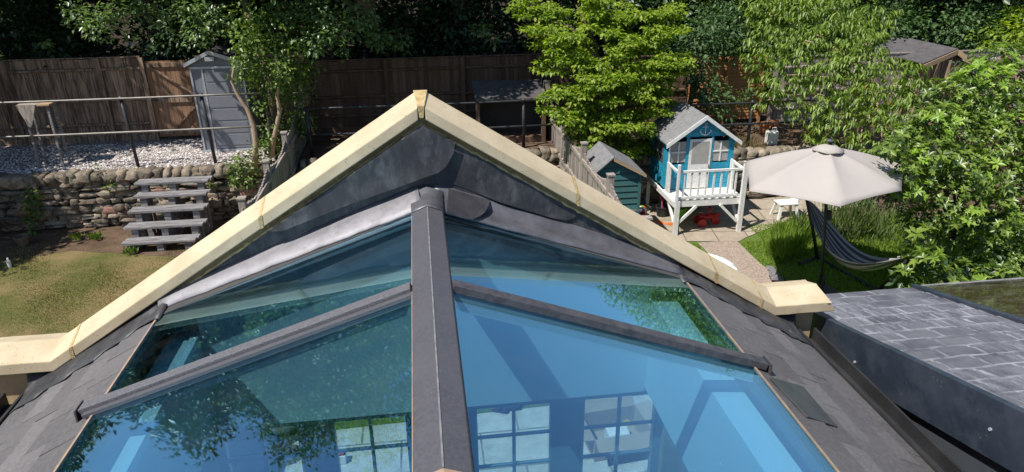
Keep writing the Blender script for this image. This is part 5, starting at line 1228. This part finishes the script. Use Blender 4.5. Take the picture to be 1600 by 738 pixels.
limbs('trunk', base, [c[:3] for c in cl[::2]], 0.08, 'bark_pale', t, top=(9.4, 13.7, 2.3))
leaf_mesh('autumn_leaves', *drooping_bunches([C(1350, 145, 13.2, 30), C(1365, 150, 12.8, 30), C(1320, 120, 13.4, 18)], 1.6, 0.12, 0.25, 7), LEAF['russet'], t)
# large bush
def bush(name, label, base, spots, nper, size, m, new=None, k=7, asp=0.42, tops=None, r=0.05):
    t = plant(name, label, 'shrub', base, 'broad leaved evergreen shrubs')
    cl = [C(*s[:4], 0.9) for s in spots]; leaf_mesh('foliage', *whorls(cl, nper, size, asp, k), m, t)
    if new: leaf_mesh('young_leaves', *whorls([(c[0], c[1]-0.08, c[2]+0.08, c[3], c[4], c[5]) for c in [C(*s[:4]) for s in new]], nper*0.35, size*1.05, asp, k), LEAF['bush_new'], t)
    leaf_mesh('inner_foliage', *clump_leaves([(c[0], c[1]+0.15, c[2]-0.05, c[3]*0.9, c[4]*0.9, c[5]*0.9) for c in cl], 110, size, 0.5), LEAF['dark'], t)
    limbs('stem', base, [c[:3] for c in cl[::3]], r, 'bark', t)
bush('broadleaf_bush', 'large glossy green bush with star shaped leaf clusters right of the umbrella', (8.6, 9.6, 0),
     [(1400, 232, 8.8, 20), (1412, 268, 8.8, 22), (1408, 305, 8.9, 18), (1570, 88, 10.6, 30), (1530, 115, 10.3, 34), (1590, 130, 10.4, 40), (1495, 150, 10.0, 36), (1550, 165, 9.9, 44), (1600, 190, 10.0, 42), (1455, 185, 9.6, 34), (1500, 205, 9.5, 42), (1560, 225, 9.5, 44), (1420, 215, 9.5, 28), (1450, 245, 9.2, 40), (1505, 265, 9.1, 44), (1570, 285, 9.2, 46), (1410, 262, 9.4, 26), (1430, 290, 9.2, 34), (1480, 315, 9.0, 42), (1545, 340, 9.0, 44), (1600, 345, 9.2, 44), (1440, 345, 9.2, 34), (1490, 375, 9.2, 36), (1560, 400, 9.0, 44), (1610, 410, 9.0, 40), (1620, 260, 9.6, 46), (1640, 150, 10.3, 40), (1660, 330, 9.3, 50), (1530, 430, 9.2, 36), (1600, 450, 9.2, 36), (1465, 150, 10.6, 26), (1520, 180, 10.6, 40)],
     70, 0.09, LEAF['bush'], [(1540, 100, 10.2, 30), (1500, 140, 9.9, 28), (1440, 260, 9.1, 30), (1530, 270, 9.0, 34), (1550, 140, 9.9, 30), (1470, 190, 9.4, 30), (1420, 300, 8.9, 22), (1580, 200, 9.6, 34), (1500, 330, 8.9, 30), (1580, 350, 8.9, 30)], tops=None, r=0.06)
bush('low_bush', 'low shrub with pale star leaves beside the dark neighbouring roof', (7.6, 7.6, 0), [(1440, 375, 8.3, 20), (1450, 405, 8.0, 26), (1420, 435, 8.0, 26), (1470, 440, 7.9, 30), (1500, 425, 8.0, 26), (1530, 445, 8.0, 24), (1575, 430, 8.0, 26)], 26, 0.12, LEAF['bush'], [(1440, 395, 7.9, 22), (1525, 435, 7.9, 20)], r=0.03)
# rosemary like shrub behind the hammock
t = plant('rosemary_bush', 'feathery grey green bush behind the striped hammock', 'shrub', (7.2, 11.3, 0), 'shrubs along the terrace')
cl = []
for a, b, s_ in ((1300, 335, 26), (1330, 345, 30), (1355, 350, 28), (1378, 375, 26), (1345, 385, 30), (1315, 375, 28), (1370, 410, 22), (1290, 362, 20), (1390, 345, 22), (1250, 350, 14), (1338, 330, 24)): cl.append(C(a, b, 11.1, s_, 1.1))
P_, D_, N_, L_, W_ = clump_leaves(cl, 150, 0.2, 0.07, 'up'); leaf_mesh('foliage', P_, D_, N_, L_, W_, LEAF['grey'], t); limbs('stem', (7.2, 11.3, 0), [c[:3] for c in cl[::2]], 0.03, 'bark', t)
# tall grass clump
t = plant('grass_clump', 'tall soft grass tuft beside the hammock stand post', 'grass clump', (6.0, 10.9, 0))
cl = []
for a, b, s_ in ((1225, 368, 20), (1240, 385, 20), (1215, 392, 14), (1250, 362, 16)):
    p = aZ(a, b, 0.15); cl.append((p[0], p[1], 0.16, 0.22, 0.22, 0.18))
P_, D_, N_, L_, W_ = clump_leaves(cl, 1500, 0.15, 0.07, 'up'); leaf_mesh('foliage', P_, D_, N_, L_, W_, LEAF['grass'], t)
# ivy clad small tree
base = (-3.25, 14.7, TZ); t = plant('ivy_tree', 'twin stemmed tree wrapped in ivy beside the grey shed', 'tree', base)
spots = [(395, 30, 14.6, 40), (440, 45, 14.7, 40), (400, 80, 14.2, 38), (445, 100, 14.4, 38), (385, 115, 14.2, 26), (415, 130, 14.2, 30), (455, 145, 14.6, 34), (470, 190, 14.9, 26), (405, 165, 14.1, 18), (455, 200, 14.7, 26), (420, 200, 14.2, 16), (410, 235, 14.1, 20), (445, 235, 14.4, 22), (385, 250, 14.0, 16), (370, 262, 13.98, 16), (470, 110, 15, 34), (376, 95, 13.9, 16), (372, 120, 13.9, 8), (435, 130, 13.9, 18), (435, 110, 13.9, 22), (385, 60, 13.9, 30), (385, 285, 13.9, 14), (370, 275, 13.95, 12), (420, 222, 14.0, 16)]
cl = [C(*s) for s in spots]; leaf_mesh('foliage', *clump_leaves(cl, 190, 0.075, 0.7), LEAF['ivy'], t)
def ppath(pts, Y): return [tuple(aY(a, b, Y)) for a, b in pts]
MB().tube(ppath([(398, 262), (400, 225), (396, 195), (386, 170), (372, 150), (362, 128), (366, 100)], 14.0), [0.065, 0.055, 0.045, 0.042, 0.035, 0.025, 0.012], 9).build('trunk', 'bark_pale', t, smooth=True)
MB().tube(ppath([(425, 245), (428, 215), (437, 175), (433, 150), (438, 120), (430, 90)], 14.0), [0.045, 0.042, 0.042, 0.034, 0.025, 0.012], 9).build('trunk', 'bark_pale', t, smooth=True)
MB().tube([(-3.1, 14.8, TZ), (-3.0, 14.9, 2.6), (-3.3, 15, 4.2)], [0.14, 0.11, 0.07], 9).build('trunk', 'bark', t, smooth=True)
# climber on the stone wall, and weeds
t = plant('wall_plant', 'leafy green climber hanging on the stone wall at the left', 'plant', (-7.9, 13.95, 0))
cl = [C(48, 305, 13.9, 12), C(50, 325, 13.85, 14), C(47, 342, 13.85, 11), C(52, 360, 13.85, 8)]; leaf_mesh('foliage', *clump_leaves(cl, 330, 0.08, 0.6), LEAF['ivy'], t)
t = plant('wall_plant', 'green creeper spilling over the wall top right of the steps', 'plant', (-3.6, 14.0, 0.6))
cl = [C(372, 255, 14.0, 14), C(388, 275, 13.95, 16), C(365, 285, 13.95, 12), C(330, 290, 13.95, 9), C(405, 262, 14.0, 12), C(150, 262, 14.0, 7), C(170, 290, 13.98, 7)]; leaf_mesh('foliage', *clump_leaves(cl, 260, 0.06, 0.6), LEAF['ivy'], t)
t = plant('dead_brush', 'heap of bare twigs against the left end of the wall', 'brushwood', (-8.6, 13.7, 0))
P_, D_, N_, L_, W_ = clump_leaves([(-8.8, 13.6, 0.4, 0.7, 0.35, 0.45), (-9.6, 13.5, 0.5, 0.8, 0.4, 0.5)], 45, 0.5, 0.025, 'round'); leaf_mesh('twigs', P_, D_, N_, L_, W_, MAT['bark'], t)
for k, (a, b, lb) in enumerate(((205, 395, 'tiny weed tuft left of the lowest step'), (345, 400, 'small weed tuft right of the lowest step'), (150, 372, 'green weed patch on bare soil left of steps'), (120, 372, 'weed tuft on bare soil under the stone wall'))):
    p = aZ(a, b, 0.05); P_, D_, N_, L_, W_ = clump_leaves([(p[0], p[1], 0.05, 0.13, 0.12, 0.05)], 700, 0.08, 0.5, 'up'); tag(leaf_mesh('weed', P_, D_, N_, L_, W_, LEAF['ivy'], origin=(p[0], p[1], 0)), lb, 'weed', 'weeds below the wall')
# dry grass and plants on the right terrace edge
t = plant('dry_grass', 'straw coloured dry grass on the terrace near the canister', 'grass clump', (7.0, 14.1, 1.0))
P_, D_, N_, L_, W_ = clump_leaves([C(1165, 228, 13.95, 22, 0.4), C(1150, 232, 13.9, 14, 0.5), C(1185, 236, 13.9, 14, 0.4)], 300, 0.14, 0.06, 'up'); leaf_mesh('foliage', P_, D_, N_, L_, W_, LEAF['grass_dry'], t)

# ---- tall trees beyond the fences
def big_tree(label, base, c, Rr, n, r0, m, dens, size, seed, mode='round', extra=(), tr=0.22):
    t = plant('broadleaf_tree', label, 'tree', base, 'tall trees beyond the fences')
    cl = crown_clumps(c, Rr, n, r0, 0.65, seed)
    if extra: leaf_mesh('sunlit_sprays', *clump_leaves(extra, 210, 0.1, 0.62, 'layer'), LEAF['sycamore_lit'], t)
    leaf_mesh('foliage', *clump_leaves(cl, dens, size, 0.6, mode), m, t)
    limbs('trunk', base, [k[:3] for k in cl[:n:3]], tr, 'bark', t, top=(c[0], c[1], c[2]-Rr[2]*0.4), rtip=0.02); return t
big_tree('dark dense tree beyond the left end of the fence', (-9.8, 19.8, TZ), (-9.7, 19.3, 8.0), (2.6, 2.2, 4.8), 60, 1.15, LEAF['sycamore'], 120, 0.13, 1)
syc = [C(120, 22, 15.3, 24), C(155, 40, 15.0, 26), C(180, 18, 15.2, 24), C(205, 55, 15.2, 10), C(215, 10, 15.3, 20), C(300, 18, 15.0, 28), C(310, 55, 14.8, 24), C(340, 30, 15.0, 28), C(72, 70, 15.6, 8), C(250, 20, 15.4, 18)]
rg5 = random.Random(12); syc += [(rg5.uniform(-11, -6.5), rg5.uniform(13.8, 15.4), rg5.uniform(4.6, 6.5), 0.36, 0.36, 0.18) for k in range(10)]  # unseen spray clumps above the view, added to dapple the fence
big_tree('sycamore with sunlit sprays hanging over the brown fence and shed', (-6.0, 18.6, TZ), (-6.5, 18.6, 8.8), (3.0, 2.2, 5.2), 72, 1.05, LEAF['sycamore'], 125, 0.125, 2, extra=syc)
syc2 = [C(495, 20, 14.6, 34), C(520, 50, 14.3, 30), C(490, 70, 14.2, 22), C(560, 30, 14.6, 32), C(590, 60, 14.7, 22), C(535, 80, 14.4, 14), C(625, 65, 15.4, 18), C(440, 10, 14.8, 30), C(750, 45, 15.6, 14), C(770, 62, 15.6, 10)]
big_tree('tall tree with sunlit leaf sprays over the dark fence left of the gable peak', (-2.2, 18.7, TZ), (-2.6, 18.0, 7.2), (2.8, 2.8, 3.4), 44, 1.05, LEAF['sycamore'], 125, 0.125, 3, extra=syc2)
big_tree('dark tree straight behind the peak of the gable', (1.2, 18.9, TZ), (0.9, 18.0, 6.8), (2.5, 2.8, 3.2), 34, 1.05, LEAF['dark'], 80, 0.16, 4)
big_tree('dark tree behind the bright maple', (4.6, 19.4, TZ), (4.4, 19.2, 5.6), (2.4, 2.2, 2.4), 28, 1.0, LEAF['dark'], 80, 0.15, 5)
big_tree('mid green tree behind the peach tree', (9.0, 19.2, TZ), (9.0, 18.8, 4.8), (2.8, 2.0, 2.3), 40, 0.85, LEAF['peach'], 120, 0.11, 6)
big_tree('leafy tree behind the brown shed roof', (13.0, 19.8, TZ), (13.2, 19.4, 5.0), (2.8, 1.8, 2.6), 40, 0.9, LEAF['peach'], 110, 0.11, 7)
big_tree('yellow green tree behind the brick wall at far right', (15.6, 16.6, TZ), (15.8, 16.5, 3.9), (1.9, 1.6, 2.1), 26, 0.8, LEAF['acer'], 90, 0.12, 8, 'layer')
big_tree('shade casting tree beyond the left edge of the gravel terrace', (-11.6, 13.6, 0), (-10.9, 12.9, 3.5), (1.5, 2.3, 2.0), 44, 0.9, LEAF['dark'], 170, 0.14, 9)
big_tree('far tree beyond the left garden corner', (-15.5, 20, TZ), (-15.5, 20, 4.8), (3.0, 2.5, 2.2), 30, 1.1, LEAF['dark'], 60, 0.18, 10)
big_tree('tall dark tree whose branches reach over the terrace from behind the dark fence', (-0.6, 20.0, TZ), (-1.6, 15.2, 6.6), (3.0, 1.5, 1.9), 40, 1.0, LEAF['dark'], 90, 0.16, 21)
big_tree('high crowned tree shading the gate and grey shed', (-5.2, 20.4, TZ), (-5.6, 15.6, 7.2), (1.5, 1.3, 1.6), 12, 0.85, LEAF['sycamore'], 80, 0.15, 22)
big_tree('high crowned tree shading the left end of the brown fence', (-9.6, 20.8, TZ), (-9.9, 15.6, 6.6), (1.5, 1.4, 1.8), 20, 0.9, LEAF['dark'], 90, 0.15, 23)
# far dark wood that reads as one mass
cl = []
rg = random.Random(4)
for k in range(150): cl.append((rg.uniform(-22, 24), rg.uniform(21.5, 24.5), rg.uniform(1.5, 5.8), 1.5, 1.0, 1.1))
for k in range(110): cl.append((rg.uniform(-13.5, 2), rg.uniform(21.5, 23.5), rg.uniform(4.5, 10.2), 1.3, 0.9, 1.1))
o = leaf_mesh('woodland', *clump_leaves(cl, 42, 0.24, 0.65), LEAF['dark'], origin=(0, 23, TZ)); o['kind'] = 'stuff'; tag(o, 'dark woodland filling the background beyond the fences', 'woodland')
# low undergrowth behind the fences
cl = [(rg.uniform(-12, 6), rg.uniform(17.4, 18.4), rg.uniform(2.0, 3.8), 0.9, 0.7, 0.7) for k in range(46)]
o = leaf_mesh('undergrowth', *clump_leaves(cl, 70, 0.14, 0.6), LEAF['dark'], origin=(0, 18, TZ)); o['kind'] = 'stuff'; tag(o, 'shaded undergrowth just behind the rear fences', 'undergrowth')
cl = [(rg.uniform(6, 16), rg.uniform(17.0, 18.0), rg.uniform(1.6, 3.2), 0.8, 0.7, 0.7) for k in range(34)]
o = leaf_mesh('hedge', *clump_leaves(cl, 90, 0.12, 0.6), LEAF['sycamore'], origin=(11, 17.5, TZ)); tag(o, 'mid green hedge behind the grey fence and brown shed', 'hedge')
